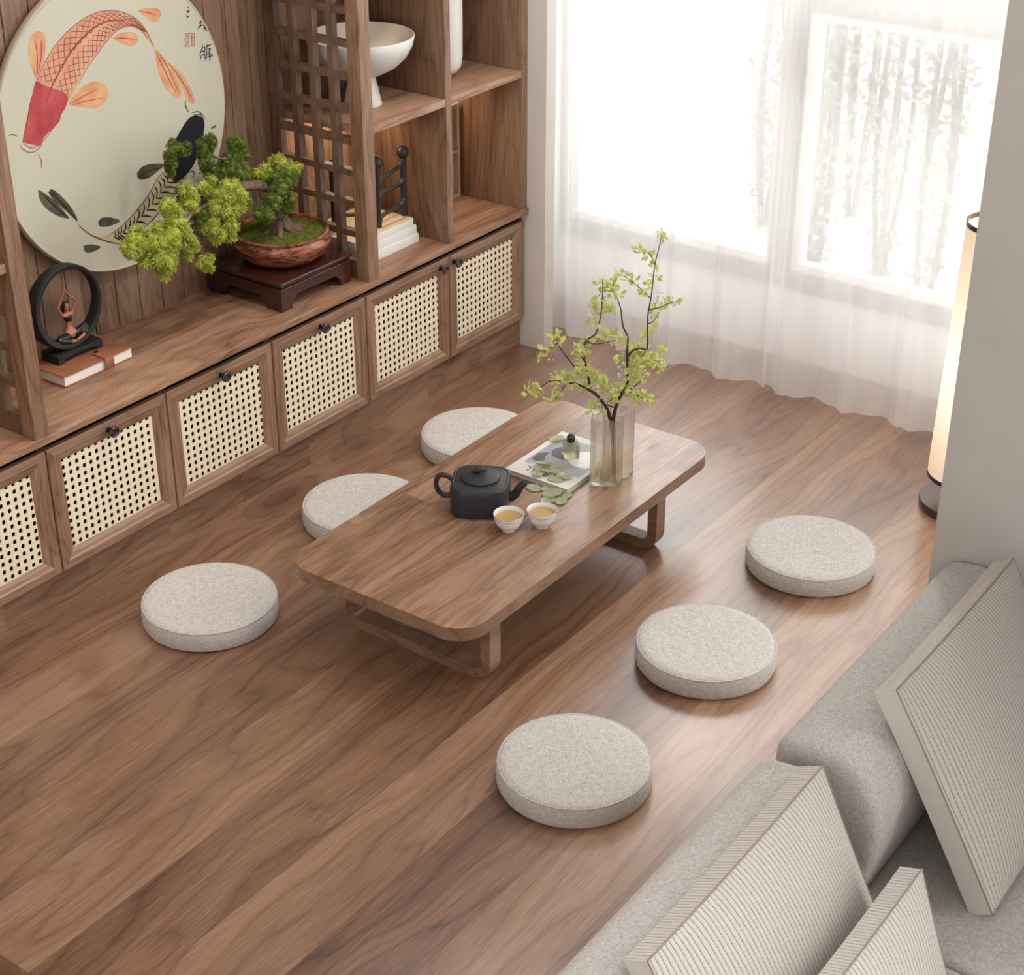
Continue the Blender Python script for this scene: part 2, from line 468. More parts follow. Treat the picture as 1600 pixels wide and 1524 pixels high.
def spline(pts, n=8):
    """Catmull-Rom through pts"""
    P = [Vector(p) for p in pts]
    P = [P[0]*2-P[1]]+P+[P[-1]*2-P[-2]]
    out = []
    for i in range(1, len(P)-2):
        for k in range(n):
            t = k/n
            a, b, c, d = P[i-1], P[i], P[i+1], P[i+2]
            out.append(.5*((2*b)+(c-a)*t+(2*a-5*b+4*c-d)*t*t+(3*b-a-3*c+d)*t**3))
    out.append(P[-2])
    return out
def lathe(bm, prof, n=40, c=(0, 0, 0), mat=0):
    """prof: (r, z) list, revolved about z"""
    rings = []
    for r, z in prof:
        if r < 1e-6: rings.append([bm.verts.new((c[0], c[1], c[2]+z))])
        else: rings.append([bm.verts.new((c[0]+r*cos(2*PI*k/n), c[1]+r*sin(2*PI*k/n), c[2]+z)) for k in range(n)])
    for a, b in zip(rings, rings[1:]):
        for k in range(n):
            k2 = (k+1) % n
            if len(a) == 1 and len(b) == 1: continue
            if len(a) == 1: f = bm.faces.new((a[0], b[k2], b[k]))
            elif len(b) == 1: f = bm.faces.new((a[k], a[k2], b[0]))
            else: f = bm.faces.new((a[k], a[k2], b[k2], b[k]))
            f.material_index = mat
def prism(bm, outline, z0, z1, bev=0, seg=2):
    """2-D outline (x, y) extruded in z"""
    lo = [bm.verts.new((x, y, z0)) for x, y in outline]
    hi = [bm.verts.new((x, y, z1)) for x, y in outline]
    n = len(outline)
    f0 = bm.faces.new(lo[::-1]); f1 = bm.faces.new(hi)
    for k in range(n): bm.faces.new((lo[k], lo[(k+1) % n], hi[(k+1) % n], hi[k]))
    if bev:
        es = list(f0.edges)+list(f1.edges)
        bmesh.ops.bevel(bm, geom=es, offset=bev, segments=seg, profile=.6, affect='EDGES', clamp_overlap=True)
def rrect(x0, x1, y0, y1, r, n=10):
    out = []
    for cx, cy, a in ((x1-r, y1-r, 0), (x0+r, y1-r, 90), (x0+r, y0+r, 180), (x1-r, y0+r, 270)):
        for k in range(n+1):
            t = math.radians(a+90*k/n)
            out.append((cx+r*cos(t), cy+r*sin(t)))
    return out
def swept_frame(bm, path, w, n_closed=False):
    pass

# ------------------------------------------------------------------ setting
XP = -1.905                                             # near edge of the raised floor
bm = bmesh.new(); box(bm, XP, 2.7, -3.6, 1.6, -.15, 0, bev=.004)
tag(finish('floor', bm, M['floor'], None, 40), kind='structure')
bm = bmesh.new(); box(bm, -6.0, XP-.001, -3.6, 1.6, -.25, -.15)
tag(finish('floor', bm, M['floor_low']), kind='structure')

# panelling behind the sideboard: one structure, boards with open joints
bm = bmesh.new()
x = -1.93
while x < .95:
    box(bm, x+.0015, x+.1075, 1.412, 1.44, 0.0, 2.35, bev=.0025, seg=1)
    x += .109
box(bm, -6.0, 1.93, 1.432, 1.5, 0.0, 6.5)
tag(finish('wall_left', bm, M['panel'], None, 30), kind='structure')
# pier at the end of the built-in and the window recess
bm = bmesh.new(); box(bm, 1.935, 2.0045, .863, 1.5, 0, 6.5, bev=.002)
tag(finish('trim_1', bm, M['wall_beige'], None, 30), kind='structure')
bm = bmesh.new(); box(bm, 2.0045, 2.66, 1.15, 1.5, 0, 6.5)
tag(finish('wall_left', bm, M['wall_white']), kind='structure')
# right partition
bm = bmesh.new(); box(bm, .035, .13, -3.4, -1.701, 0, 3.4, bev=.003)
tag(finish('wall_right', bm, M['wall_grey'], None, 30), kind='structure')
# wall under and over the window
XW = 2.50
bm = bmesh.new()
box(bm, XW, XW+.16, -3.0, 1.30, 0, .332)
tag(finish('wall_back', bm, M['wall_white']), kind='structure')
bm = bmesh.new()
box(bm, XW, XW+.16, -3.6, 1.30, 3.40, 6.5); box(bm, XW, XW+.16, -3.6, -3.0, 0, 3.40)
tag(finish('wall_back', bm, M['wall_grey']), kind='structure')
win = tag(thing('window_1', None, None), kind='structure')
def winpart(name, *a, mat='frame_win'):
    o = boxobj(name, M[mat], win, *a, bev=.003)
    return o
Z0, Z1, ZT, ZU, ZH = .332, .410, 1.510, 1.72, 3.40
YL, YM0, YM1, YR = 1.150, .055, -.028, -1.50
winpart('sill_rail', XW-.03, XW+.06, -3.0, YL, Z0, Z1)
winpart('mullion', XW-.03, XW+.06, YM1, YM0, Z1, ZH)
winpart('jamb', XW-.03, XW+.06, YL-.04, YL, Z1, ZH)
winpart('transom', XW-.03, XW+.06, YR, YM1, ZT, ZU)
winpart('head_rail', XW-.03, XW+.06, -3.0, YL, ZH-.05, ZH)
winpart('mullion', XW-.03, XW+.06, YR-.08, YR, Z1, ZH-.05)
for y0, y1, z1 in ((YM0, YL-.04, ZH-.05), (YR, YM1, ZT)):   # inner sash of each light
    bm = bmesh.new()
    for a in ((y0, y0+.035, Z1, z1), (y1-.05, y1, Z1, z1), (y0+.035, y1-.05, Z1, Z1+.04), (y0+.035, y1-.05, z1-.035, z1)):
        box(bm, XW-.01, XW+.045, *a, bev=.003)
    finish('sash', bm, M['wall_white'], win, 30)
    boxobj('pane', M['pane'], win, XW+.02, XW+.026, y0+.036, y1-.051, Z1+.041, z1-.036, bev=0)
boxobj('pane', M['pane'], win, XW+.02, XW+.026, YR, YM1, ZU, ZH-.05, bev=0)
boxobj('pane', M['pane'], win, XW+.02, XW+.026, -3.0, YR-.08, Z1, ZH-.05, bev=0)

# ------------------------------------------------------------------ sheer curtains
def curtain(y0, y1, xc, seed, label):
    rr = random.Random(seed)
    bm = bmesh.new()
    n = int((y0-y1)/.006)
    pos, ph = [], rr.random()*6
    for i in range(n+1):
        y = y0+(y1-y0)*i/n
        ph += .006/(.026+.014*mnoise.noise((y*2.6, seed, 0)))
        amp = .028+.016*mnoise.noise((y*3.1, seed+5, 0))
        pos.append((xc+amp*sin(ph*.62)+.010*sin(ph*1.63+1), y+.010*cos(ph*.62)))
    zs = [0.006, .05, .3, .8, 1.4, 2.0, 2.7, 3.45]
    rows = []
    for z in zs:
        k = 1.0-.09*z
        rows.append([bm.verts.new((xc+(px-xc)*k, y, z)) for px, y in pos])
    for a, b in zip(rows, rows[1:]):
        for i in range(n): bm.faces.new((a[i], a[i+1], b[i+1], b[i]))
    o = finish('sheer_curtain', bm, M['curtain'], None, 180)
    return tag(o, label, 'curtain', 'sheer curtains at the window')
curtain(.99, -.11, 2.155, 3, 'white sheer curtain hanging from the white pier to the window mullion')
curtain(-.085, -2.9, 2.165, 11, 'white sheer curtain hanging between the mullion and the floor lamp')

# ------------------------------------------------------------------ sideboard: worktop and base cabinets
ct = boxobj('worktop', M['wood_x'], None, -1.93, 1.93, .945, 1.412, .624, .652, bev=.0025)
tag(ct, 'long walnut worktop running over the cane-fronted base cabinets', 'worktop')
def cane_door(par, x0, x1, knob_x):
    z0, z1, y = .140, .5924, .9616
    r = .062
    bm = bmesh.new()
    def fr(x0, x1, z0, z1, xi0, xi1, zi0, zi1, ya, yb):
        pass
    # mitred frame with a sloping inner moulding: nested rectangles
    loops = [(0, y+.022), (0, y+.003), (.003, y), (.030, y), (.036, y+.004), (.048, y+.006), (r, y+.0125), (r, y+.022)]
    rings = []
    for d, yy in loops:
        rings.append([bm.verts.new(v) for v in ((x0+d, yy, z0+d), (x1-d, yy, z0+d), (x1-d, yy, z1-d), (x0+d, yy, z1-d))])
    for a, b in zip(rings, rings[1:]):
        for k in range(4): bm.faces.new((a[k], a[(k+1) % 4], b[(k+1) % 4], b[k]))
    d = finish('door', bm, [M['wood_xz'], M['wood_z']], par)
    for p in d.data.polygons:
        if abs(p.center.x-x0) < r+.001 and abs(p.center.z-(z0+z1)/2) < .1 or abs(p.center.x-x1) < r+.001 and abs(p.center.z-(z0+z1)/2) < .1: p.material_index = 1
    bm = bmesh.new(); box(bm, x0+r-.004, x1-r+.004, y+.0135, y+.0155, z0+r-.004, z1-r+.004)
    tag(finish('cane_panel', bm, M['cane'], d), 'cream woven cane panel with open holes')
    bm = bmesh.new()
    prof = [(0, 0), (.012, 0), (.012, .003), (.0065, .005), (.0065, .018), (.012, .020), (.0195, .023), (.0205, .027), (.0195, .031), (.0165, .0328), (.015, .0318), (0, .0318)]
    lathe(bm, prof, 24)
    bmesh.ops.transform(bm, matrix=Matrix.Translation((knob_x, y, .5615)) @ Matrix.Rotation(PI/2, 4, 'X'), verts=bm.verts)
    tag(finish('knob', bm, M['knob'], d, 50), 'dark bronze round knob')
    return d
def cabinet(x0, x1, doors, label):
    t = thing('base_cabinet', label, 'cabinet', (0, 0, 0), 0, 'cane-fronted base cabinets under the worktop')
    bm = bmesh.new()
    box(bm, x0, x0+.018, .985, 1.41, .14, .623); box(bm, x1-.018, x1, .985, 1.41, .14, .623)
    box(bm, x0+.018, x1-.018, .985, 1.41, .14, .158); box(bm, x0+.018, x1-.018, 1.395, 1.41, .158, .623)
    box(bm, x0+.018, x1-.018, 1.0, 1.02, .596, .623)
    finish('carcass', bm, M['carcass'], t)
    boxobj('plinth', M['plinth'], t, x0, x1, .991, 1.02, 0, .14, bev=0)
    for a, b, k in doors: cane_door(t, a+.002, b-.002, k)
    return t
S = [-1.766, -1.24, -.713, -.1865, .340, .867, 1.394, 1.914]
cabinet(S[0], S[1], [(S[0], S[1], (S[0]+S[1])/2)], 'base cabinet beyond the left edge, left of all the other cane fronts')
cabinet(S[1], S[2], [(S[1], S[2], (S[1]+S[2])/2)], 'walnut base cabinet cut by the left edge, only part of its cane panel seen')
cabinet(S[2], S[3], [(S[2], S[3], (S[2]+S[3])/2)], 'walnut base cabinet with centred knob below the leather notebook')
cabinet(S[3], S[4], [(S[3], S[4], (S[3]+S[4])/2)], 'walnut base cabinet with centred knob between the notebook and the bonsai stand')
cabinet(S[4], S[5], [(S[4], S[5], (S[4]+S[5])/2)], 'walnut base cabinet with centred knob below the bonsai stand')
cabinet(S[5], 1.93, [(S[5], S[6], 1.335), (S[6], S[7], 1.424)], 'double base cabinet with two cane doors and paired knobs beside the white pier')

# ------------------------------------------------------------------ open shelf units with lattice ends
def lattice(par, xa, xb):
    """fretwork panel between the front post and the wall; openings of .067 x .0955"""
    bm = bmesh.new()
    ys = [1.008]
    for k in range(4): ys += [1.008+.0945*k+.0665, 1.008+.0945*(k+1)]
    ys[-1] = 1.385
    zs = [.653]
    zb = [.7266+.12*k for k in range(14)]
    for z in zb: zs += [z, z+.0955]
    zs.append(2.34)
    def col(y): return y
    # uprights
    cols = [(1.008+.0945*k+.0665, 1.008+.0945*(k+1)) for k in range(4)]
    cols[3] = (1.3583, 1.405)
    for y0, y1 in cols:
        box(bm, xa, xb, y0, y1, zs[0], zs[-1])
    # cross bars between the uprights
    gaps = [(1.005, 1.0745), (1.1025, 1.169), (1.197, 1.2635), (1.2915, 1.3583)]
    for y0, y1 in gaps:
        for a, b in zip(zs[0::2], zs[1::2]):
            box(bm, xa, xb, y0, y1, a, b)
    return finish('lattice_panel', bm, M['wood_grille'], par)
su = thing('shelf_unit', 'walnut open shelf unit with lattice end, bowl and books, beside the pier', 'shelf')
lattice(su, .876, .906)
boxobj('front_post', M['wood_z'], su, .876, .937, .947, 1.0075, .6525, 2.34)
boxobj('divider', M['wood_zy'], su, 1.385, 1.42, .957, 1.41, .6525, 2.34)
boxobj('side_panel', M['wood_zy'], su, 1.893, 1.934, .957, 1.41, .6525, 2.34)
boxobj('back_panel', M['niche'], su, .907, 1.893, 1.395, 1.411, .6525, 2.34, bev=0)
for a, b in ((.907, 1.3845), (1.4205, 1.8925)):
    boxobj('shelf', M['wood_x'], su, a, b, .957, 1.394, 1.216, 1.245)
    boxobj('shelf', M['wood_x'], su, a, b, .957, 1.394, 1.80, 1.83)
boxobj('top_board', M['wood_x'], su, .876, 1.934, .947, 1.41, 2.3402, 2.37)
for a in (1.0, 1.51):
    boxobj('light_strip', M['lamp_ring'], su, a, a+.28, 1.25, 1.266, 1.2095, 1.2158, bev=0)
sl = thing('shelf_unit', 'walnut shelf unit with lattice end at the left edge, beside the ring figurine', 'shelf')
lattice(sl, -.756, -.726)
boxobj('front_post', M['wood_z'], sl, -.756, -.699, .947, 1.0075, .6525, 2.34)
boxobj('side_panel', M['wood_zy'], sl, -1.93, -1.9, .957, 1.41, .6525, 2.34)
boxobj('back_panel', M['niche'], sl, -1.9, -.757, 1.395, 1.411, .6525, 2.34, bev=0)
boxobj('shelf', M['wood_x'], sl, -1.8995, -.757, .957, 1.394, 1.216, 1.245)
boxobj('top_board', M['wood_x'], sl, -1.93, -.699, .947, 1.41, 2.3402, 2.37)

# ------------------------------------------------------------------ tea table
tt = thing('tea_table', 'low rectangular walnut tea table with rounded corners and loop legs', 'table', (.3275, -.123, 0))
X0, X1, Y0, Y1, H = -.4169-.3275, 1.0718-.3275, -.4898+.123, .2438+.123, .2933
bm = bmesh.new(); prism(bm, rrect(X0, X1, Y0, Y1, .105, 12), H-.045, H, bev=.003)
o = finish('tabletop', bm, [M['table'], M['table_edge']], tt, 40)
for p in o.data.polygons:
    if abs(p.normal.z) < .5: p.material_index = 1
def loop_leg(xc, w=.056):
    """flat U-shaped loop across the table, rounded at the floor"""
    bm = bmesh.new()
    t, r = .037, .062
    ya, yb = -.447+.123, .142+.123
    def path(d):
        pts = [(ya+d, H-.0455)]
        rr = max(r-d, .012)
        for k in range(9):
            a = PI+PI/2*k/8
            pts.append((ya+d+rr+rr*cos(a), d+rr+rr*sin(a)))
        for k in range(9):
            a = -PI/2+PI/2*k/8
            pts.append((yb-d-rr+rr*cos(a), d+rr+rr*sin(a)))
        pts.append((yb-d, H-.0455))
        return pts
    o_, i_ = path(0), path(t)
    A = [[bm.verts.new((x, y, z)) for y, z in o_] for x in (xc-w/2, xc+w/2)]
    B = [[bm.verts.new((x, y, z)) for y, z in i_] for x in (xc-w/2, xc+w/2)]
    n = len(o_)
    for k in range(n-1):
        bm.faces.new((A[0][k], A[0][k+1], A[1][k+1], A[1][k]))
        bm.faces.new((B[0][k], B[1][k], B[1][k+1], B[0][k+1]))
        for s in (0, 1): bm.faces.new((A[s][k], A[s][k+1], B[s][k+1], B[s][k]))
    for k in (0, n-1): bm.faces.new((A[0][k], A[1][k], B[1][k], B[0][k]))
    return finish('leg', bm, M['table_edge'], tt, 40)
loop_leg(-.212-.3275)
loop_leg(.773-.3275)

# ------------------------------------------------------------------ floor cushions
def make_cushion():
    t = thing('floor_cushion', '', 'cushion', (0, 0, 0), 0, 'round beige floor cushions around the tea table')
    bm = bmesh.new()
    r, h = .225, .0758
    prof = [(0, 0), (r-.012, 0), (r-.003, .004), (r, .012), (r+.001, h*.5), (r-.001, h-.016), (r-.005, h-.007), (r-.013, h-.001), (r-.03, h+.001), (r*.6, h+.003), (0, h+.004)]
    lathe(bm, prof, 72)
    finish('cover', bm, M['cushion'], t, 60)
    bm = bmesh.new()
    tube(bm, [((r-.0045)*cos(2*PI*k/72), (r-.0045)*sin(2*PI*k/72), h-.0065) for k in range(73)], .0026, 6, cap=False)
    finish('seam_cord', bm, M['cushion'], t, 180)
    return t
cs = make_cushion()
for i, (x, y, lab) in enumerate([
    (.9934, -.9272, 'round beige floor cushion nearest the floor lamp and curtain'),
    (.271, -.9252, 'round beige floor cushion beside the end of the sofa back, middle of its row'),
    (-.4762, -.9223, 'round beige floor cushion in the foreground beside the near sofa back'),
    (-.4669, .5414, 'round beige floor cushion fully clear of the table, near the cabinets'),
    (.325, .5414, 'round beige floor cushion half hidden behind the near corner of the tea table'),
    (1.02, .5414, 'round beige floor cushion half hidden behind the table beyond the teapot')]):
    o = cs if i == 0 else copy_tree(cs)
    o.location = (x, y, 0); o.rotation_euler.z = R.uniform(0, 6)
    o['label'] = lab

# ------------------------------------------------------------------ teapot (square, soft corners) and cups
RZ = math.atan2(RT.y, RT.x)
tp = thing('teapot', 'charcoal clay teapot with soft square body and looped handle on the tea table', 'teapot', (.2402, -.0556, .2936), RZ-.10)
tp.scale = (.98, .98, .98)
def sq(r, e=4.2, n=48):
    out = []
    for k in range(n):
        a = 2*PI*k/n+PI/n
        c, s = cos(a), sin(a)
        d = (abs(c)**e+abs(s)**e)**(-1/e)
        out.append((r*d*c, r*d*s))
    return out
def loft(bm, secs):
    rings = [[bm.verts.new((x, y, z)) for x, y in sq(r, e)] for r, z, e in secs]
    n = len(rings[0])
    for a, b in zip(rings, rings[1:]):
        for k in range(n): bm.faces.new((a[k], a[(k+1) % n], b[(k+1) % n], b[k]))
    bm.faces.new(rings[0][::-1]); bm.faces.new(rings[-1])
bm = bmesh.new()
loft(bm, [(.090, 0, 4), (.098, .004, 4), (.1005, .03, 4), (.1005, .085, 4), (.0985, .102, 4), (.095, .106, 4), (.091, .1075, 4), (.088, .1055, 4), (.072, .110, 3), (.062, .1115, 2.2)])
finish('body', bm, M['clay'], tp, 35)
bm = bmesh.new()
lathe(bm, [(0, .109), (.065, .109), (.0685, .112), (.0685, .1175), (.065, .1195), (.045, .123), (.02, .1275), (0, .129)], 40)
lid = finish('lid', bm, M['clay'], tp, 35)
bm = bmesh.new()
tube(bm, spline([(-.022, .002, .128), (-.014, 0, .137), (0, -.001, .141), (.012, 0, .140), (.024, .002, .1365)], 5), [.005, .007, .0085, .0095, .010, .0105, .0105, .010, .010, .0095, .009, .0085, .008, .0075, .007, .0065, .006, .005, .0045, .004, .003], 10)
finish('knob', bm, M['clay'], lid, 180)
bm = bmesh.new()
hp = spline([(-.094, 0, .098), (-.112, 0, .110), (-.135, 0, .113), (-.150, 0, .098), (-.153, 0, .072), (-.143, 0, .047), (-.122, 0, .035), (-.094, 0, .038)], 6)
tube(bm, hp, [.0105-.002*sin(PI*i/(len(hp)-1)) for i in range(len(hp))], 12)
finish('handle', bm, M['clay'], tp, 180)
bm = bmesh.new()
sp = spline([(.088, 0, .038), (.105, 0, .042), (.122, 0, .055), (.134, 0, .078), (.147, 0, .093), (.156, 0, .098)], 6)
tube(bm, sp, [.021-.0115*(i/(len(sp)-1))**.7 for i in range(len(sp))], 14)
o = finish('spout', bm, M['clay'], tp, 180)
bm = bmesh.new(); d = (sp[-1]-sp[-2]).normalized()
tube(bm, [sp[-1]-d*.001, sp[-1]+d*.0006], .0065, 12)
finish('spout_hole_shade', bm, M['ink'], tp)  # black disc on the closed spout, painted for the shade inside

def make_cup():
    t = thing('tea_cup', '', 'cup', (0, 0, 0), 0, 'white porcelain tea cups')
    bm = bmesh.new()
    lathe(bm, [(0, .004), (.018, .004), (.019, 0), (.0225, 0), (.023, .005), (.034, .014), (.044, .030), (.0485, .046), (.0505, .060), (.0500, .0615), (.0485, .060), (.0465, .046), (.042, .031), (.030, .015), (0, .009)], 48)
    finish('bowl', bm, M['porcelain'], t, 60)
    bm = bmesh.new()
    for rr, z in ((.0506, .0585), (.0492, .0495)):
        tube(bm, [(rr*cos(2*PI*k/48), rr*sin(2*PI*k/48), z) for k in range(49)], .0006, 5, cap=False)
    finish('rim_line', bm, M['ink_blue'], t, 180)
    bm = bmesh.new()
    def ribp(pts):                       # brushed mark wrapped on the side facing the sofa
        q = []
        for a, z in pts:
            r = .0345+(.0495-.0345)*min(1, max(0, (z-.014)/.036))+.0009
            q.append((r*cos(a), r*sin(a), z))
        tube(bm, q, .0007, 5)
    A0 = math.radians(-112)
    ribp([(A0, .040), (A0+.12, .034), (A0+.16, .026)]); ribp([(A0+.3, .041), (A0+.2, .036), (A0+.1, .029), (A0+.02, .026)])
    ribp([(A0+.05, .033), (A0+.2, .031), (A0+.33, .033)]); ribp([(A0+.38, .038), (A0+.45, .034)])
    finish('painted_mark', bm, M['ink_blue'], t, 180)
    bm = bmesh.new(); lathe(bm, [(0, .0455), (.0462, .0455), (.0462, .0452), (0, .0452)], 40)
    finish('tea', bm, M['tea'], t)
    return t
cup = make_cup()
cup.location = (.166, -.2255, .2936)
cup['label'] = 'white porcelain cup of tea nearest the teapot body'
c2 = copy_tree(cup); c2.location = (.250, -.2996, .2936); c2.rotation_euler.z = .1
c2['label'] = 'white porcelain cup of tea below the teapot spout, nearer the table edge'

# ------------------------------------------------------------------ magazine with print, scent bottle, round leaves
MZ = .2936
mg = thing('magazine', 'white magazine with grey cover picture lying on the tea table', 'magazine', (.4779, -.2479, MZ))
MW, MD, MT = .352, .263, .0165      # x away from the camera, y across
boxobj('pages', M['page_edge'], mg, .002, MW-.002, .002, MD-.001, .0012, MT-.0008, bev=0)
bm = bmesh.new()
box(bm, 0, MW, 0, MD, 0, .0012); box(bm, 0, MW, 0, MD, MT-.0008, MT); box(bm, 0, MW, MD-.001, MD, .0012, MT-.0008)
cv = finish('cover', bm, M['paper'], mg)
def flat(name, pts, mat, par, z, th=.0003):
    bm = bmesh.new(); prism(bm, pts, z, z+th)
    return finish(name, bm, mat, par)
flat('cover_picture', [(.092, .018), (MW-.035, .018), (MW-.035, MD-.022), (.092, MD-.022)], M['grey_print'], cv, MT)
def disc(cx, cy, r, n=40): return [(cx+r*cos(2*PI*k/n), cy+r*sin(2*PI*k/n)) for k in range(n)]
flat('printed_disc', disc(.215, .158, .048), M['dark_print'], cv, MT+.0003)
flat('printed_disc', disc(.215, .070, .062), M['white_print'], cv, MT+.0003)
flat('printed_shape', [(.10, .195), (.115, .23), (.16, .235), (.19, .205), (.15, .20), (.13, .185)], M['dark_print'], cv, MT+.0003)
flat('printed_line', [(.083, .205), (.087, .205), (.087, .24), (.083, .24)], M['dark_print'], cv, MT)
def text(s, size, par, mat, loc, rz, name, stretch=1.0, spacing=1.0):
    cu = bpy.data.curves.new('t', 'FONT'); cu.body = s; cu.size = size; cu.align_x = 'CENTER'; cu.extrude = .0002
    cu.space_character = spacing
    tmp = bpy.data.objects.new('t', cu); C.objects.link(tmp)
    me = bpy.data.meshes.new_from_object(tmp.evaluated_get(bpy.context.evaluated_depsgraph_get()))
    bpy.data.objects.remove(tmp)
    me.name = name; me.materials.clear(); me.materials.append(mat)
    for v in me.vertices: v.co.x *= stretch
    o = bpy.data.objects.new(name, me); C.objects.link(o)
    o.parent = par; o.location = loc; o.rotation_euler = (0, 0, rz)
    return o
text('CEREAL', .052, cv, M['dark_print'], (.064, MD/2, MT+.0003), PI/2, 'masthead', .72, 1.22)

pb = thing('perfume_bottle', 'square clear glass scent bottle with black faceted cap on the magazine', 'bottle', (.688, -.118, MZ+MT+.0008), RZ+.15)
bm = bmesh.new(); loft(bm, [(.0265, 0, 9), (.028, .0015, 9), (.028, .050, 9), (.026, .054, 8), (.016, .0555, 4), (.013, .057, 2)])
finish('bottle', bm, M['glass_perfume'], pb, 40)
bm = bmesh.new(); loft(bm, [(.024, .004, 9), (.0245, .006, 9), (.0245, .036, 9)])
finish('scent', bm, M['perfume'], pb, 40)
bm = bmesh.new(); lathe(bm, [(0, .0572), (.0145, .0572), (.0155, .059), (.0155, .076), (.011, .083), (.003, .087), (0, .087)], 8)
finish('cap', bm, M['black_gloss'], pb)
bm = bmesh.new(); tube(bm, [(0, 0, .0561), (0, 0, .0571)], .009, 16)
finish('collar', bm, M['brass'], pb)

def leaf_disc(px, py, z, r, tilt, tdir, squash, label):
    """one round eucalyptus leaf, cupped"""
    p = at(px, py, 2, z)
    r *= 1.08; tilt *= .6
    bm = bmesh.new()
    n = 22
    rings = []
    for q in (0, .35, .7, 1.0):
        ring = []
        for k in range(n if q else 1):
            a = 2*PI*k/n
            rr = r*q*(1+.05*sin(2*a+px))
            ring.append(bm.verts.new((rr*cos(a), rr*squash*sin(a), .10*r*q*q-.02*r*cos(a)*q)))
        rings.append(ring)
    for a, b in zip(rings, rings[1:]):
        for k in range(n):
            if len(a) == 1: bm.faces.new((a[0], b[k], b[(k+1) % n]))
            else: bm.faces.new((a[k], b[k], b[(k+1) % n], a[(k+1) % n]))
    bmesh.ops.solidify(bm, geom=bm.faces[:], thickness=.0009)
    o = finish('round_leaf', bm, M['eucalyptus'], None, 180)
    o.rotation_euler = (tilt*cos(tdir), tilt*sin(tdir), px)
    lift = r*sin(tilt)+.0012
    o.location = (p.x, p.y, z+lift)
    return tag(o, label, 'leaf', 'round green leaves strewn by the magazine')
zt, zm = .2936, MZ+MT+.0009
leaf_disc(850, 728, zm, .030, .45, .5, .8, 'upright round green leaf on the magazine nearest its grey picture')
leaf_disc(862, 737, zm, .034, .22, 1.2, .95, 'largest round green leaf on the magazine')
leaf_disc(842, 741, zm, .028, .12, 2.0, .8, 'pale round leaf on the magazine beside the letters')
leaf_disc(869, 750, zm, .027, .05, .2, .75, 'silvery round leaf lying flat on the magazine near its spine corner')
leaf_disc(885, 747, zm, .020, .18, 2.2, .9, 'smallest round leaf on the magazine')
leaf_disc(870, 687, zm, .026, .1, .2, .8, 'round leaf at the far corner of the magazine behind the scent bottle')
leaf_disc(834, 764, zt, .027, .1, .4, .7, 'round green leaf at the tip of the teapot spout')
leaf_disc(854, 766, zt, .020, .2, 1.0, .7, 'small round leaf tucked against the front edge of the magazine')
leaf_disc(863, 774, zt, .033, .28, 1.3, .95, 'largest round green leaf lying on the table by the magazine')
leaf_disc(857, 783, zt, .026, .12, 3.0, .75, 'round green leaf on the table nearest the second cup')
leaf_disc(877, 784, zt, .026, .1, 0.3, .7, 'round green leaf on the table nearest the table edge')
leaf_disc(886, 776, zt, .021, .12, 2.0, .75, 'small round leaf on the table under the magazine corner')

# ------------------------------------------------------------------ ribbed glass vase and its branches
VC = Vector((.655, -.3104, .2936))
vs = thing('glass_vase', 'ribbed clear glass vase of joined tubes, a third full of water', 'vase', VC)
LOB = [(-.0555, .016), (-.028, -.0225), (.0547, -.0155), (.0267, .0235)]
def lobed(r, n=220, rib=.0018, nr=18):
    """outline of the union of four tubes with fine vertical ribs"""
    out = []
    for k in range(n*2):
        a = 2*PI*k/(n*2)
        d = Vector((cos(a), sin(a)))
        best = .004
        for c in LOB:
            c = Vector(c)
            b = d.dot(c); q = b*b-c.dot(c)+r*r
            if q > 0: best = max(best, b+math.sqrt(q))
        p = d*best
        c = min(LOB, key=lambda c: (Vector(c)-p).length)
        dv = p-Vector(c); ang = math.atan2(dv.y, dv.x)
        out.append(tuple(p+dv.normalized()*rib*cos(nr*ang)))
    return out
HV = .255
bm = bmesh.new()
r0 = .0305
secs = [(lobed(r0-.006), 0), (lobed(r0), .003), (lobed(r0), HV-.001), (lobed(r0-.0005), HV), (lobed(r0-.0035), HV), (lobed(r0-.004, rib=.0004), HV-.002), (lobed(r0-.004, rib=.0004), .018)]
rings = [[bm.verts.new((x, y, z)) for x, y in ol] for ol, z in secs]
n = len(rings[0])
for a, b in zip(rings, rings[1:]):
    for k in range(n): bm.faces.new((a[k], a[(k+1) % n], b[(k+1) % n], b[k]))
bm.faces.new(rings[0][::-1]); bm.faces.new(rings[-1])
finish('vessel', bm, M['glass'], vs, 60)
bm = bmesh.new(); prism(bm, lobed(r0-.0045, rib=.0003), .0185, .108)
finish('water', bm, M['water'], vs)

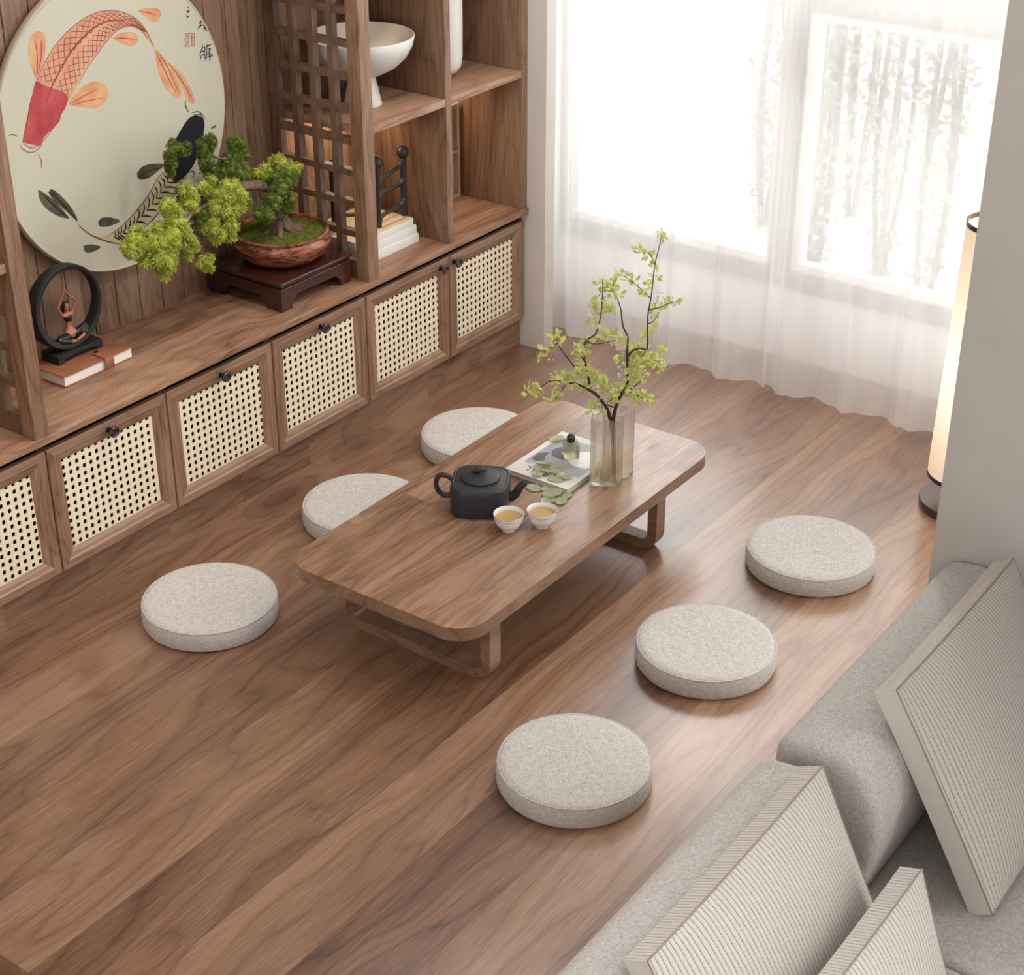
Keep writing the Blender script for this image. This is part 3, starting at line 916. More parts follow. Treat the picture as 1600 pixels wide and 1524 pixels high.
VN = Vector((FW.x, FW.y, 0)).normalized()
BC = VC+Vector((0, 0, .2))
def bpt(a, b, off=0.0):
    """twig points read off the photograph, on an upright plane through the vase mouth, moved off it in depth"""
    px, py = 780+a*.3019, 340+b*.3019
    return at_plane(px, py, BC+VN*off, VN)
def branch(name, label, polys, clusters, blossoms, seed):
    rr = random.Random(seed)
    t = thing(name, label, 'branch', (VC.x, VC.y, VC.z+.02), 0, 'leafy branches in the glass vase')
    L = Vector(t.location)
    bm = bmesh.new()
    for pts, r0, r1 in polys:
        P = [(x-L) for x in (bpt(*q) for q in pts)]
        S_ = spline(P, 6)
        tube(bm, S_, [r0+(r1-r0)*i/(len(S_)-1) for i in range(len(S_))], 7)
    finish('stem', bm, M['twig'], t, 180)
    bm = bmesh.new()
    for (a, b, rad, cnt) in clusters:
        off = rr.uniform(-.03, .03)
        for _ in range(cnt):
            ang, q = rr.uniform(0, 2*PI), math.sqrt(rr.random())*rad
            p = bpt(a+q*cos(ang), b+q*sin(ang), off+rr.uniform(-.025, .025))-L
            ln = rr.uniform(.016, .030); w = ln*rr.uniform(.26, .36)
            d = Vector((rr.gauss(0, 1), rr.gauss(0, 1), rr.gauss(.35, .8))).normalized()
            s = d.cross(Vector((rr.gauss(0, 1), rr.gauss(0, 1), rr.gauss(0, 1)))).normalized()
            nn = d.cross(s)
            v = [p, p+d*ln*.35+s*w+nn*.002, p+d*ln*.75+s*w*.75+nn*.003, p+d*ln, p+d*ln*.75-s*w*.75+nn*.003, p+d*ln*.35-s*w+nn*.002]
            mid = [p+d*ln*.35-nn*.001, p+d*ln*.75]
            V = [bm.verts.new(x) for x in v]; Mi = [bm.verts.new(x) for x in mid]
            bm.faces.new((V[0], V[1], Mi[0])); bm.faces.new((V[0], Mi[0], V[5]))
            bm.faces.new((V[1], V[2], Mi[1], Mi[0])); bm.faces.new((V[5], Mi[0], Mi[1], V[4]))
            bm.faces.new((V[2], V[3], Mi[1])); bm.faces.new((V[4], Mi[1], V[3]))
    finish('leaves', bm, M['leaf'], t, 180)
    bm = bmesh.new()
    for a, b, cnt in blossoms:
        for _ in range(cnt):
            p = bpt(a+rr.uniform(-14, 14), b+rr.uniform(-14, 14), rr.uniform(-.02, .02))-L
            bmesh.ops.create_icosphere(bm, subdivisions=1, radius=rr.uniform(.002, .0042), matrix=Matrix.Translation(p))
    finish('blossom', bm, M['blossom'], t, 180)
    return t
branch('leafy_branch', 'left leafy branch in the glass vase, arching towards the cabinets',
    [([(592, 1330), (590, 1180), (575, 1050), (555, 985), (505, 920), (455, 885)], .0075, .0048),
     ([(455, 885), (400, 862, .01), (350, 855, .02), (270, 845, .03), (200, 890, .03)], .004, .0012),
     ([(470, 880), (455, 790, -.01), (440, 720, -.02), (450, 640, -.02), (500, 600, -.02), (525, 510, -.03), (535, 400, -.03), (535, 320, -.03)], .0042, .0012),
     ([(410, 808, .02), (375, 755, .02), (325, 690, .03), (290, 640, .03)], .0028, .0012),
     ([(450, 640, -.02), (500, 655, -.02), (560, 645, -.02), (630, 630, -.02)], .0022, .001),
     ([(350, 855, .02), (310, 920, .03), (270, 955, .03)], .0016, .0009),
     ([(440, 740, -.02), (410, 700, -.02)], .0018, .001)],
    [(150, 895, 26, 12), (205, 890, 30, 16), (265, 950, 22, 9), (300, 915, 22, 8), (300, 830, 36, 22), (360, 850, 28, 12), (215, 700, 22, 9), (250, 690, 26, 8), (295, 635, 34, 18),
     (400, 800, 34, 18), (425, 700, 40, 30), (440, 790, 40, 26), (480, 830, 42, 30), (450, 880, 28, 14), (470, 640, 22, 9), (470, 540, 32, 16), (495, 490, 30, 14), (500, 430, 26, 12), (530, 350, 26, 11), (540, 600, 30, 14), (590, 610, 32, 16), (620, 640, 26, 10), (570, 470, 32, 16), (495, 990, 34, 22), (510, 900, 24, 8)],
    [(470, 490, 6), (510, 520, 5), (410, 850, 6), (440, 860, 6), (265, 740, 2), (400, 740, 4)], 5)
branch('leafy_branch', 'right leafy branch in the glass vase, taller, reaching up in front of the curtain',
    [([(598, 1330), (592, 1180), (590, 1050), (615, 950), (650, 890), (663, 860), (663, 760), (662, 690)], .0075, .0038),
     ([(662, 690), (665, 620, .01), (640, 560, .02), (630, 480, .03), (612, 420, .03), (595, 370, .03), (590, 330, .03)], .0034, .0011),
     ([(663, 720), (690, 690, -.01), (730, 678, -.02), (765, 680, -.03), (768, 600, -.03), (770, 500, -.03), (785, 420, -.03), (795, 340, -.03), (805, 250, -.03), (828, 150, -.03), (842, 90, -.03)], .0034, .0012),
     ([(785, 420, -.03), (745, 380, -.02), (690, 335, -.01), (640, 300, 0)], .002, .0009),
     ([(772, 480, -.03), (840, 462, -.03), (890, 440, -.02), (925, 435, -.02)], .002, .0009),
     ([(770, 550, -.03), (800, 535, -.03), (828, 490, -.02)], .0018, .0009),
     ([(640, 905), (690, 880, .02), (730, 850, .02), (745, 820, .02)], .0022, .001),
     ([(600, 985), (560, 960), (640, 900)], .003, .002),
     ([(650, 890), (700, 915, .01), (760, 945, .02), (795, 965, .02)], .002, .0009),
     ([(805, 240, -.03), (780, 190, -.03), (740, 180, -.03)], .0014, .0008)],
    [(842, 90, 22, 10), (820, 115, 14, 4), (740, 180, 30, 14), (790, 195, 24, 10), (790, 240, 22, 8), (810, 300, 20, 7), (770, 360, 22, 8), (640, 295, 24, 10), (685, 335, 26, 12), (740, 400, 22, 7),
     (830, 460, 36, 20), (880, 440, 26, 12), (925, 436, 18, 7), (795, 575, 26, 12), (745, 615, 26, 10), (800, 500, 16, 5), (715, 680, 38, 24), (690, 700, 30, 14), (825, 710, 36, 20), (790, 745, 36, 20), (845, 770, 24, 10), (740, 750, 38, 20),
     (590, 335, 30, 14), (600, 390, 30, 15), (560, 370, 22, 9), (690, 780, 32, 16), (735, 820, 34, 18), (700, 800, 34, 14), (545, 840, 28, 11), (560, 880, 30, 14), (620, 890, 36, 22), (660, 850, 26, 10), (590, 930, 30, 14), (610, 740, 22, 7), (690, 920, 36, 22), (740, 930, 32, 18), (785, 945, 26, 12), (640, 650, 24, 9), (600, 960, 26, 12)],
    [(620, 780, 8), (630, 820, 6), (740, 780, 6), (830, 390, 5), (650, 850, 5), (540, 830, 4), (625, 275, 2), (555, 290, 2)], 9)

# ------------------------------------------------------------------ bonsai on its rosewood stand
st = thing('display_stand', 'dark rosewood stand with stepped edge and bracket feet under the bonsai', 'stand', (.655, 1.2, .6525))
SX, SY = .200, .192
bm = bmesh.new()
box(bm, -SX, SX, -SY, SY, .100, .114, bev=.004, seg=3)
finish('top', bm, M['rosewood'], st, 40)
bm = bmesh.new()
box(bm, -SX+.010, SX-.010, -SY+.010, SY-.010, .090, .0995, bev=.003)
box(bm, -SX+.003, SX-.003, -SY+.003, SY-.003, .080, .0898, bev=.003)
finish('waist', bm, M['rosewood'], st, 40)
def apron(sx):
    pts = [(-sx, .0798), (-sx, 0), (-sx+.055, 0), (-sx+.058, .022), (-sx+.068, .034), (-sx+.078, .037), (-sx+.082, .048),
           (sx-.082, .048), (sx-.078, .037), (sx-.068, .034), (sx-.058, .022), (sx-.055, 0), (sx, 0), (sx, .0798)]
    return pts
for s in (-1, 1):
    bm = bmesh.new(); prism(bm, apron(SX-.006), -.011, .011)
    bmesh.ops.transform(bm, matrix=Matrix.Translation((0, s*(SY-.018), 0)) @ Matrix.Rotation(PI/2, 4, 'X'), verts=bm.verts)
    finish('apron', bm, M['rosewood'], st)
    bm = bmesh.new(); prism(bm, apron(SY-.030), -.011, .011)
    bmesh.ops.transform(bm, matrix=Matrix.Translation((s*(SX-.018), 0, 0)) @ Matrix.Rotation(PI/2, 4, 'Z') @ Matrix.Rotation(PI/2, 4, 'X'), verts=bm.verts)
    finish('apron', bm, M['rosewood'], st)

PZ = .767
bs = thing('bonsai', 'bonsai tree with yellow-green pads in a round marbled terracotta pot', 'bonsai', (.672, 1.195, PZ))
bm = bmesh.new()
lathe(bm, [(0, .004), (.10, .004), (.115, 0), (.135, .004), (.165, .030), (.182, .060), (.187, .078), (.180, .090), (.176, .097), (.181, .104), (.180, .110), (.174, .1115), (.166, .110), (.164, .098), (.160, .085), (0, .085)], 64)
finish('pot', bm, M['pot'], bs, 50)
bm = bmesh.new()
n = 48; rings = []
for q in range(9):
    r = .1635*q/8
    rings.append([bm.verts.new((r*cos(2*PI*k/n), r*sin(2*PI*k/n), .099+.012*(1-(q/8)**2)+.003*mnoise.noise((r*cos(2*PI*k/n)*40, r*sin(2*PI*k/n)*40, 1)))) for k in range(n if q else 1)])
for a, b in zip(rings, rings[1:]):
    for k in range(n):
        if len(a) == 1: bm.faces.new((a[0], b[k], b[(k+1) % n]))
        else: bm.faces.new((a[k], b[k], b[(k+1) % n], a[(k+1) % n]))
for _ in range(1500):
    a, r = R.uniform(0, 2*PI), .158*math.sqrt(R.random())
    p = Vector((r*cos(a), r*sin(a), .099+.012*(1-(r/.1635)**2)))
    d = Vector((R.gauss(0, .6), R.gauss(0, .6), 1)).normalized()*R.uniform(.004, .008); s = Vector((R.gauss(0, 1), R.gauss(0, 1), 0)).normalized()*.0013
    bm.faces.new([bm.verts.new(x) for x in (p-s, p+s, p+d)])
finish('moss', bm, M['moss'], bs, 180)
BO = Vector(bs.location)
def fp(a, b, y=1.16):
    """point read in the bonsai close-up, placed on the upright plane y"""
    return at(160+a*.2875, 180+b*.2875, 1, y)-BO
bm = bmesh.new()
base = fp(965, 640, 1.19); base.z = .104
tube(bm, spline([base+Vector((0, 0, -.012)), base+Vector((-.005, .01, .035)), fp(950, 470, 1.20), fp(900, 400, 1.19), fp(830, 380, 1.17), fp(700, 400, 1.15), fp(600, 420, 1.13), fp(530, 480, 1.12), fp(495, 590, 1.10), fp(520, 660, 1.09), fp(550, 740, 1.08)], 5),
     [.040, .037, .034, .032, .030, .029, .028, .027, .026, .025, .024]+[.023-.00045*i for i in range(40)], 10)
for dx, dy, r in ((.10, -.05, .014), (.085, .02, .011), (-.06, -.055, .012), (-.07, .03, .011), (.02, -.075, .013), (-.01, .07, .012), (.06, -.075, .011)):
    tube(bm, spline([base+Vector((dx*.12, dy*.12, .05)), base+Vector((dx*.4, dy*.4, .018)), base+Vector((dx*.75, dy*.75, .004)), base+Vector((dx*1.1, dy*1.1, -.008))], 4), [r*1.25]*4+[r]*5+[r*.6]*4, 7)
for pts in ([(900, 410, 1.19), (870, 365, 1.20), (830, 370, 1.21), (760, 330, 1.24)], [(700, 400, 1.15), (720, 320, 1.2), (690, 250, 1.24), (620, 230, 1.24), (520, 200, 1.22)], [(620, 420, 1.13), (590, 470, 1.1), (545, 500, 1.08), (430, 560, 1.06)],
            [(500, 580, 1.10), (430, 600, 1.08), (330, 620, 1.07), (240, 650, 1.07)], [(520, 660, 1.09), (545, 720, 1.08), (550, 780, 1.07)], [(950, 470, 1.20), (970, 380, 1.19), (980, 290, 1.18), (1010, 270, 1.16)], [(600, 430, 1.13), (640, 500, 1.07), (650, 600, 1.05)]):
    S_ = spline([fp(*q) for q in pts], 5)
    tube(bm, S_, [.011-.007*i/(len(S_)-1) for i in range(len(S_))], 7)
trunk = finish('trunk', bm, M['bark'], bs, 180)
def pad(a, b, rx, rz, y, dark=False, droop=.5, dens=1.0):
    """one cloud of fine needles: lumpy core under hundreds of little sprays"""
    c = fp(a, b, y)
    k = .2875/430
    rx, rz = rx*1.12, rz*1.15
    RX, RZ_, RY = rx*k, rz*k, min(rx, rz)*k*.95
    bm = bmesh.new()
    lumps = []
    nl = max(5, int(rx*rz/200))
    for _ in range(nl):
        v = Vector((R.gauss(0, 1), R.gauss(0, 1), R.gauss(0, 1))).normalized()*R.uniform(.35, .78)
        lumps.append((Vector((v.x*RX, v.y*RY, v.z*RZ_)), R.uniform(.34, .50)*min(RX, RZ_)))
    for lc, lr in lumps:
        r = bmesh.ops.create_icosphere(bm, subdivisions=2, radius=lr*.85, matrix=Matrix.Translation(c+lc))
        for v in r['verts']:
            dd = v.co-c-lc
            v.co = c+lc+dd*(1+.35*mnoise.noise(v.co*70))
    for _ in range(int(dens*130*nl)):
        lc, lr = R.choice(lumps)
        d = Vector((R.gauss(0, 1), R.gauss(0, 1), R.gauss(0, 1))).normalized()
        p = c+lc+d*lr*R.uniform(.7, 1.02)
        g_ = (d*1.0+Vector((R.gauss(0, .45), R.gauss(0, .45), R.gauss(0, .45)-droop))).normalized()
        ln = R.uniform(.006, .0125) if dark else R.uniform(.008, .018)
        s = g_.cross(Vector((R.gauss(0, 1), R.gauss(0, 1), R.gauss(0, 1)))).normalized()*ln*(.18 if dark else .12)
        bm.faces.new([bm.verts.new(x) for x in (p, p+g_*ln*.5+s, p+g_*ln, p+g_*ln*.5-s)])
    finish('foliage_pad', bm, M['needle_dark' if dark else 'needle'], bs, 180)
for a in [(575, 150, 62, 40, 1.25, 1), (715, 150, 58, 40, 1.26, 1), (760, 200, 40, 42, 1.26, 1), (700, 250, 70, 50, 1.25, 1), (545, 215, 32, 70, 1.22, 1), (440, 185, 62, 32, 1.22, 1), (385, 170, 30, 40, 1.21, 1), (370, 250, 28, 100, 1.2, 1), (580, 285, 48, 42, 1.2, 1), (620, 330, 60, 40, 1.19, 1), (740, 320, 70, 55, 1.2, 1),
          (590, 365, 26, 30, 1.12, 0), (470, 400, 46, 38, 1.1, 0), (480, 470, 46, 55, 1.09, 0), (545, 395, 40, 34, 1.1, 0), (690, 395, 62, 50, 1.08, 0), (640, 480, 50, 70, 1.05, 0), (720, 460, 60, 75, 1.07, 0), (770, 470, 48, 50, 1.1, 1), (370, 510, 50, 50, 1.07, 0), (400, 590, 70, 55, 1.05, 0), (440, 430, 40, 40, 1.12, 1),
          (690, 600, 42, 100, 1.04, 0), (620, 620, 40, 85, 1.04, 0), (575, 620, 32, 60, 1.06, 0), (470, 700, 42, 80, 1.05, 0), (350, 690, 76, 70, 1.04, 0), (340, 770, 66, 80, 1.03, 0), (335, 840, 34, 46, 1.03, 0), (250, 700, 44, 50, 1.05, 0), (175, 700, 60, 50, 1.06, 0), (140, 745, 34, 34, 1.06, 0), (220, 780, 28, 46, 1.06, 0), (200, 640, 40, 40, 1.07, 0), (310, 620, 44, 50, 1.07, 0), (540, 800, 46, 26, 1.06, 0), (575, 800, 36, 50, 1.06, 0), (540, 560, 40, 40, 1.08, 1),
          (955, 245, 52, 44, 1.18, 0), (1015, 275, 40, 34, 1.16, 0), (1055, 290, 30, 40, 1.16, 0), (870, 300, 58, 34, 1.18, 0), (850, 340, 36, 36, 1.2, 0), (950, 330, 70, 50, 1.16, 1), (960, 400, 84, 60, 1.14, 1), (990, 460, 58, 66, 1.14, 1), (920, 470, 56, 50, 1.13, 1), (885, 540, 50, 50, 1.12, 1), (1000, 360, 50, 50, 1.14, 1)]:
    pad(a[0], a[1], a[2], a[3], a[4], dark=bool(a[5]), droop=.3 if a[5] else 1.1)

# ------------------------------------------------------------------ painted plate on the panelling
PC = Vector((.096, 1.385, 1.3907)); PR = .519
pt = thing('wall_plate', 'large round cream plate painted with a red and a black carp, hung on the panelling', 'plate', PC)
bm = bmesh.new()
prof = [(0, .0), (PR-.012, 0), (PR-.012, -.003), (0, -.003)]
lathe(bm, [(0, .010), (PR-.012, .010), (PR-.012, .0), (0, 0)], 128)
rotx = Matrix.Rotation(PI/2, 4, 'X')
bmesh.ops.transform(bm, matrix=rotx, verts=bm.verts)
disc_o = finish('disc', bm, M['plate'], pt, 30)
bm = bmesh.new()
lathe(bm, [(PR-.012, -.018), (PR-.004, -.018), (PR, -.012), (PR, .004), (PR-.002, .009), (PR-.005, .0118), (PR-.009, .0118), (PR-.012, .010), (PR-.012, -.018)], 128)
bmesh.ops.transform(bm, matrix=rotx, verts=bm.verts)
finish('rim', bm, M['plate_rim'], pt, 40)
YP = PC.y-.010
def pp(a, b, k=0):
    """points of the brushwork, read in the plate close-up and laid on the plate's face"""
    p = at(a*.28866, b*.28866, 1, YP)
    return Vector((p.x-PC.x, -.0102-.0004*k, p.z-PC.z))
def shape(name, pts, mat, k=1, smooth=True, par=pt):
    P = [pp(a, b, k) for a, b in pts]
    if smooth:
        P = spline(P+[P[0]], 4)[:-1]
    bm = bmesh.new()
    f = bm.faces.new([bm.verts.new(p) for p in P])
    r = bmesh.ops.extrude_face_region(bm, geom=[f])
    for v in r['geom']:
        if isinstance(v, bmesh.types.BMVert): v.co.y += .0003
    bmesh.ops.triangulate(bm, faces=bm.faces[:])
    return finish(name, bm, mat, par)
def strokes(name, lines, mat, w=.0022, k=2, par=pt, taper=True):
    bm = bmesh.new()
    for ln in lines:
        P = spline([pp(a, b, k) for a, b in ln], 5) if len(ln) > 2 else [pp(a, b, k) for a, b in ln]
        N = len(P)
        rows = []
        for i, p in enumerate(P):
            t = (P[min(i+1, N-1)]-P[max(i-1, 0)]); t = Vector((t.x, 0, t.z)).normalized()
            q = Vector((-t.z, 0, t.x))
            ww = w*(.35+.65*sin(PI*(i+.35)/(N+.2))) if taper else w
            rows.append((bm.verts.new(p+q*ww/2), bm.verts.new(p-q*ww/2)))
        for a, b in zip(rows, rows[1:]): bm.faces.new((a[0], b[0], b[1], a[1]))
    return finish(name, bm, mat, par)
OUT = [(195, 440), (240, 340), (310, 230), (400, 140), (490, 80), (570, 58), (660, 65), (740, 105), (790, 165), (832, 252)]
INN = [(800, 212), (760, 160), (705, 140), (650, 155), (615, 180), (570, 230), (520, 300), (470, 370), (420, 460), (365, 545)]
body = shape('red_carp', OUT+INN+[(280, 520)], M['koi_body'], 1)
shape('carp_head', [(122, 768), (138, 680), (150, 620), (165, 545), (178, 500), (195, 440), (235, 462), (290, 478), (345, 500), (368, 530), (352, 585), (330, 620), (322, 655), (290, 690), (240, 740), (216, 785), (165, 780)], M['koi_head'], 2, par=body)
shape('fin', [(193, 430), (160, 330), (152, 270), (168, 195), (205, 170), (240, 185), (246, 260), (230, 350)], M['koi_fin'], 1, par=body)
shape('fin', [(368, 565), (425, 490), (480, 450), (540, 445), (580, 482), (572, 545), (520, 585), (440, 578)], M['koi_fin'], 1, par=body)
shape('fin', [(745, 56), (800, 44), (858, 50), (870, 85), (832, 122), (795, 95)], M['koi_fin'], 1, par=body)
shape('fin', [(610, 206), (655, 178), (728, 176), (745, 215), (715, 250), (650, 230)], M['koi_fin'], 1, par=body)
shape('tail', [(832, 258), (880, 305), (930, 370), (980, 490), (975, 515), (945, 522), (900, 480), (860, 395)], M['koi_fin'], 1, par=body)
shape('tail', [(905, 335), (960, 372), (1010, 440), (1050, 530), (1045, 562), (1010, 530), (985, 470), (950, 400)], M['koi_fin'], 1, par=body)
def mix(a, b, t): return (a[0]+(b[0]-a[0])*t, a[1]+(b[1]-a[1])*t)
def sample(L, t):
    x = t*(len(L)-1); i = min(int(x), len(L)-2)
    return mix(L[i], L[i+1], x-i)
sc = []
IR = INN[::-1]
for i in range(19):
    t = .03+i*.046
    for lo, hi in ((.05, .45), (.55, .93)):
        for j in range(2):
            u0, u1 = lo+(hi-lo)*j/2, lo+(hi-lo)*(j+1)/2
            a, b = mix(sample(OUT, t), sample(IR, t), u0), mix(sample(OUT, min(1, t+.045)), sample(IR, min(1, t+.045)), u1)
            sc.append([a, b])
            a, b = mix(sample(OUT, min(1, t+.045)), sample(IR, min(1, t+.045)), u0), mix(sample(OUT, t), sample(IR, t), u1)
            sc.append([a, b])
strokes('scales', sc, M['koi_line'], .0024, 3, body)
strokes('back_stroke', [[(250, 555), (275, 480), (330, 370), (390, 270), (470, 180), (540, 130), (600, 112), (680, 112)]], M['koi_line'], .0065, 4, body)
strokes('outline', [OUT, IR[1:], [(117, 775), (115, 800), (165, 825), (215, 800), (222, 775)], [(122, 768), (165, 800), (218, 785)], [(40, 738), (65, 727), (98, 738)], [(208, 835), (222, 870), (222, 910)], [(165, 545), (150, 640), (122, 768)], [(330, 620), (290, 690), (216, 785)],
                    [(200, 410), (200, 300), (190, 220)], [(205, 400), (222, 300), (222, 220)], [(385, 560), (450, 520), (530, 480)], [(390, 568), (470, 545), (550, 530)], [(620, 206), (670, 205), (725, 212)], [(750, 60), (800, 68), (840, 80)],
                    [(840, 275), (890, 380), (950, 500)], [(845, 270), (910, 370), (965, 500)], [(912, 345), (980, 430), (1035, 530)]], M['koi_line'], .0022, 4, body)
bk = shape('black_carp', [(1060, 622), (1095, 640), (1106, 685), (1092, 760), (1062, 860), (1022, 930), (955, 985), (895, 930), (888, 870), (930, 790), (972, 715), (1002, 665), (1030, 635)], M['ink'], 2)
shape('carp_body', [(890, 920), (850, 965), (800, 1060), (720, 1160), (650, 1230), (595, 1268), (520, 1278), (470, 1255), (430, 1218), (415, 1205), (465, 1262), (540, 1300), (660, 1310), (760, 1255), (860, 1150), (950, 1050), (1015, 950)], M['koi_straw'], 1, par=bk)
shape('fin', [(740, 940), (770, 902), (830, 886), (885, 892), (850, 930), (795, 968), (752, 970)], M['koi_olive'], 1, par=bk)
shape('tail', [(205, 1027), (235, 1042), (300, 1092), (350, 1150), (372, 1184), (300, 1163), (240, 1118), (212, 1072)], M['koi_olive'], 1, par=bk)
shape('tail', [(260, 1042), (282, 1024), (330, 1060), (390, 1130), (420, 1198), (352, 1138), (290, 1082)], M['koi_olive'], 1, par=bk)
shape('fin', [(530, 1202), (552, 1180), (600, 1178), (650, 1197), (590, 1225), (542, 1226)], M['koi_olive'], 1, par=bk)
shape('fin', [(450, 1332), (490, 1323), (545, 1336), (500, 1364), (462, 1364)], M['koi_olive'], 1, par=bk)
bo = [(895, 930), (850, 965), (800, 1060), (720, 1160), (650, 1230), (595, 1268)]
bi = [(1015, 950), (950, 1050), (860, 1150), (760, 1255), (680, 1306), (640, 1310)]
sc = []
for i in range(15):
    t = .02+i*.064
    a, m_, b = mix(sample(bo, t), sample(bi, t), .08), mix(sample(bo, min(1, t+.07)), sample(bi, min(1, t+.07)), .45), mix(sample(bo, t), sample(bi, t), .9)
    sc.append([a, mix(sample(bo, min(1, t+.02)), sample(bi, min(1, t+.02)), .3), m_]); sc.append([b, mix(sample(bo, min(1, t+.03)), sample(bi, min(1, t+.03)), .65), m_])
strokes('scales', sc, M['ink'], .0062, 3, bk)
strokes('outline', [bo, bi, [(1005, 540), (1003, 570), (1020, 608)], [(1035, 612), (1075, 604), (1110, 640)], [(1045, 622), (1085, 622), (1106, 665)], [(1010, 930), (970, 1000), (900, 1100), (820, 1200)],
                    [(425, 1222), (500, 1275), (600, 1312), (680, 1325)], [(1020, 930), (1048, 930), (1042, 975)], [(755, 960), (800, 930), (870, 905)], [(220, 1045), (290, 1110), (365, 1180)], [(275, 1040), (340, 1105), (415, 1190)]], M['ink'], .003, 4, bk)
for q in ([(1140, 690), (1165, 680)], [(1140, 697), (1170, 684)]): strokes('ripple_mark', [q], M['ink'], .003, 4)
strokes('calligraphy', [[(1012, 34), (1020, 40)], [(1008, 62), (1024, 58), (1010, 72)], [(1006, 84), (1016, 90), (1024, 84)],
    [(1075, 130), (1085, 118), (1095, 112)], [(1088, 118), (1082, 140), (1070, 158)], [(1072, 150), (1085, 140), (1092, 136)], [(1095, 130), (1112, 150), (1120, 160)], [(1112, 112), (1108, 140), (1102, 162)], [(1105, 150), (1120, 168)],
    [(1098, 242), (1090, 270), (1078, 300)], [(1094, 262), (1108, 258), (1104, 300)], [(1092, 280), (1106, 276)], [(1090, 296), (1082, 325)], [(1092, 300), (1106, 296), (1108, 320)], [(1120, 238), (1118, 262)], [(1112, 252), (1130, 246), (1142, 240)], [(1118, 262), (1116, 300), (1112, 330)], [(1120, 268), (1138, 262), (1132, 280), (1120, 284)], [(1120, 296), (1145, 290)], [(1132, 262), (1134, 300), (1136, 332)], [(1116, 312), (1152, 300)]], M['ink'], .0044, 2)
strokes('seal', [[(1002, 184), (1050, 180)], [(1050, 180), (1052, 248)], [(1052, 248), (1004, 250)], [(1004, 250), (1002, 184)], [(1008, 196), (1024, 194)], [(1010, 206), (1022, 204)], [(1012, 194), (1012, 216)], [(1008, 226), (1022, 222)], [(1008, 238), (1024, 236)], [(1015, 222), (1015, 242)], [(1030, 192), (1046, 192)], [(1030, 204), (1046, 202)], [(1030, 216), (1046, 216)], [(1038, 192), (1038, 240)], [(1030, 228), (1046, 226)], [(1030, 240), (1046, 240)]], M['seal'], .0026, 2, pt, False)

# ------------------------------------------------------------------ notebook and ring figurine
nb = thing('notebook', 'tan leather notebook with snap strap lying on the worktop', 'notebook', (-.440, 1.168, .6525))
NW, ND, NT = .308, .178, .040
boxobj('pages', M['paper'], nb, .004, NW-.004, .004, ND-.004, .0035, NT-.0035, bev=0)
bm = bmesh.new()
prism(bm, rrect(0, NW, 0, ND, .012, 5), 0, .0034, bev=.001); prism(bm, rrect(0, NW, 0, ND, .012, 5), NT-.0034, NT, bev=.001)
box(bm, .002, NW-.002, ND-.0035, ND, .003, NT-.003)
finish('cover', bm, M['leather'], nb, 40)
bm = bmesh.new()
xs0, xs1 = .178, .215
cl = [(-.0005, .0), (-.0045, .006), (-.0045, NT-.006), (-.003, NT+.001), (.004, NT+.0020), (.066, NT+.0020)]
TH = .0022
inn = [(y, z) for y, z in cl]
outp = [(-.0025, -.0008), (-.0067, .006), (-.0067, NT-.005), (-.0045, NT+.003), (.003, NT+.0042), (.066, NT+.0042)]
ring_a, ring_b = [], []
def srow(y, z, k): 
    e = .003 if k == 5 else 0
    return [bm.verts.new((xs0+e, y, z)), bm.verts.new(((xs0+xs1)/2, y+(.010 if k == 5 else 0), z)), bm.verts.new((xs1-e, y, z))]
ra = [srow(y, z, k) for k, (y, z) in enumerate(outp)]
rb = [srow(y, z, k) for k, (y, z) in enumerate(inn)]
for k in range(5):
    for q in (0, 1):
        bm.faces.new((ra[k][q], ra[k][q+1], ra[k+1][q+1], ra[k+1][q])); bm.faces.new((rb[k][q], rb[k+1][q], rb[k+1][q+1], rb[k][q+1]))
    bm.faces.new((ra[k][0], ra[k+1][0], rb[k+1][0], rb[k][0])); bm.faces.new((ra[k][2], rb[k][2], rb[k+1][2], ra[k+1][2]))
for k in (0, 5):
    for q in (0, 1): bm.faces.new((ra[k][q], rb[k][q], rb[k][q+1], ra[k][q+1]))
sb = finish('strap', bm, M['leather'], nb, 50)
bm = bmesh.new(); lathe(bm, [(0, NT+.0042), (.0095, NT+.0042), (.009, NT+.0062), (.004, NT+.0072), (0, NT+.0072)], 20, ((xs0+xs1)/2, .060, 0))
finish('snap', bm, M['brass'], sb, 50)

fg = thing('figurine', 'black ring figurine with a seated copper yoga figure, standing on the leather notebook', 'figurine', (-.290, 1.293, .6925))
bm = bmesh.new()
box(bm, -.098, .098, -.043, .043, .014, .0325, bev=.002); box(bm, -.098, -.070, -.043, .043, 0, .0145, bev=.0015); box(bm, .070, .098, -.043, .043, 0, .0145, bev=.0015)
finish('base', bm, M['black_matt'], fg, 40)
RC = Vector((-.005, 0, .1795)); RR = .1345
bm = bmesh.new()
n = 72
prf = [(-.0065, -.021), (-.0065, .021), (-.0035, .0245), (.009, .0245), (.0125, .020), (.0125, -.020), (.009, -.0245), (-.0035, -.0245)]
rings = []
for k in range(n):
    a = 2*PI*k/n
    th = 1+.25*cos(a+PI*.75)
    rings.append([bm.verts.new(RC+Vector(((RR+dr*th)*cos(a), dy*th, (RR+dr*th)*sin(a)))) for dr, dy in prf])
for k in range(n):
    A, B = rings[k], rings[(k+1) % n]
    for j in range(8): bm.faces.new((A[j], A[(j+1) % 8], B[(j+1) % 8], B[j]))
finish('ring', bm, M['black_matt'], fg, 50)
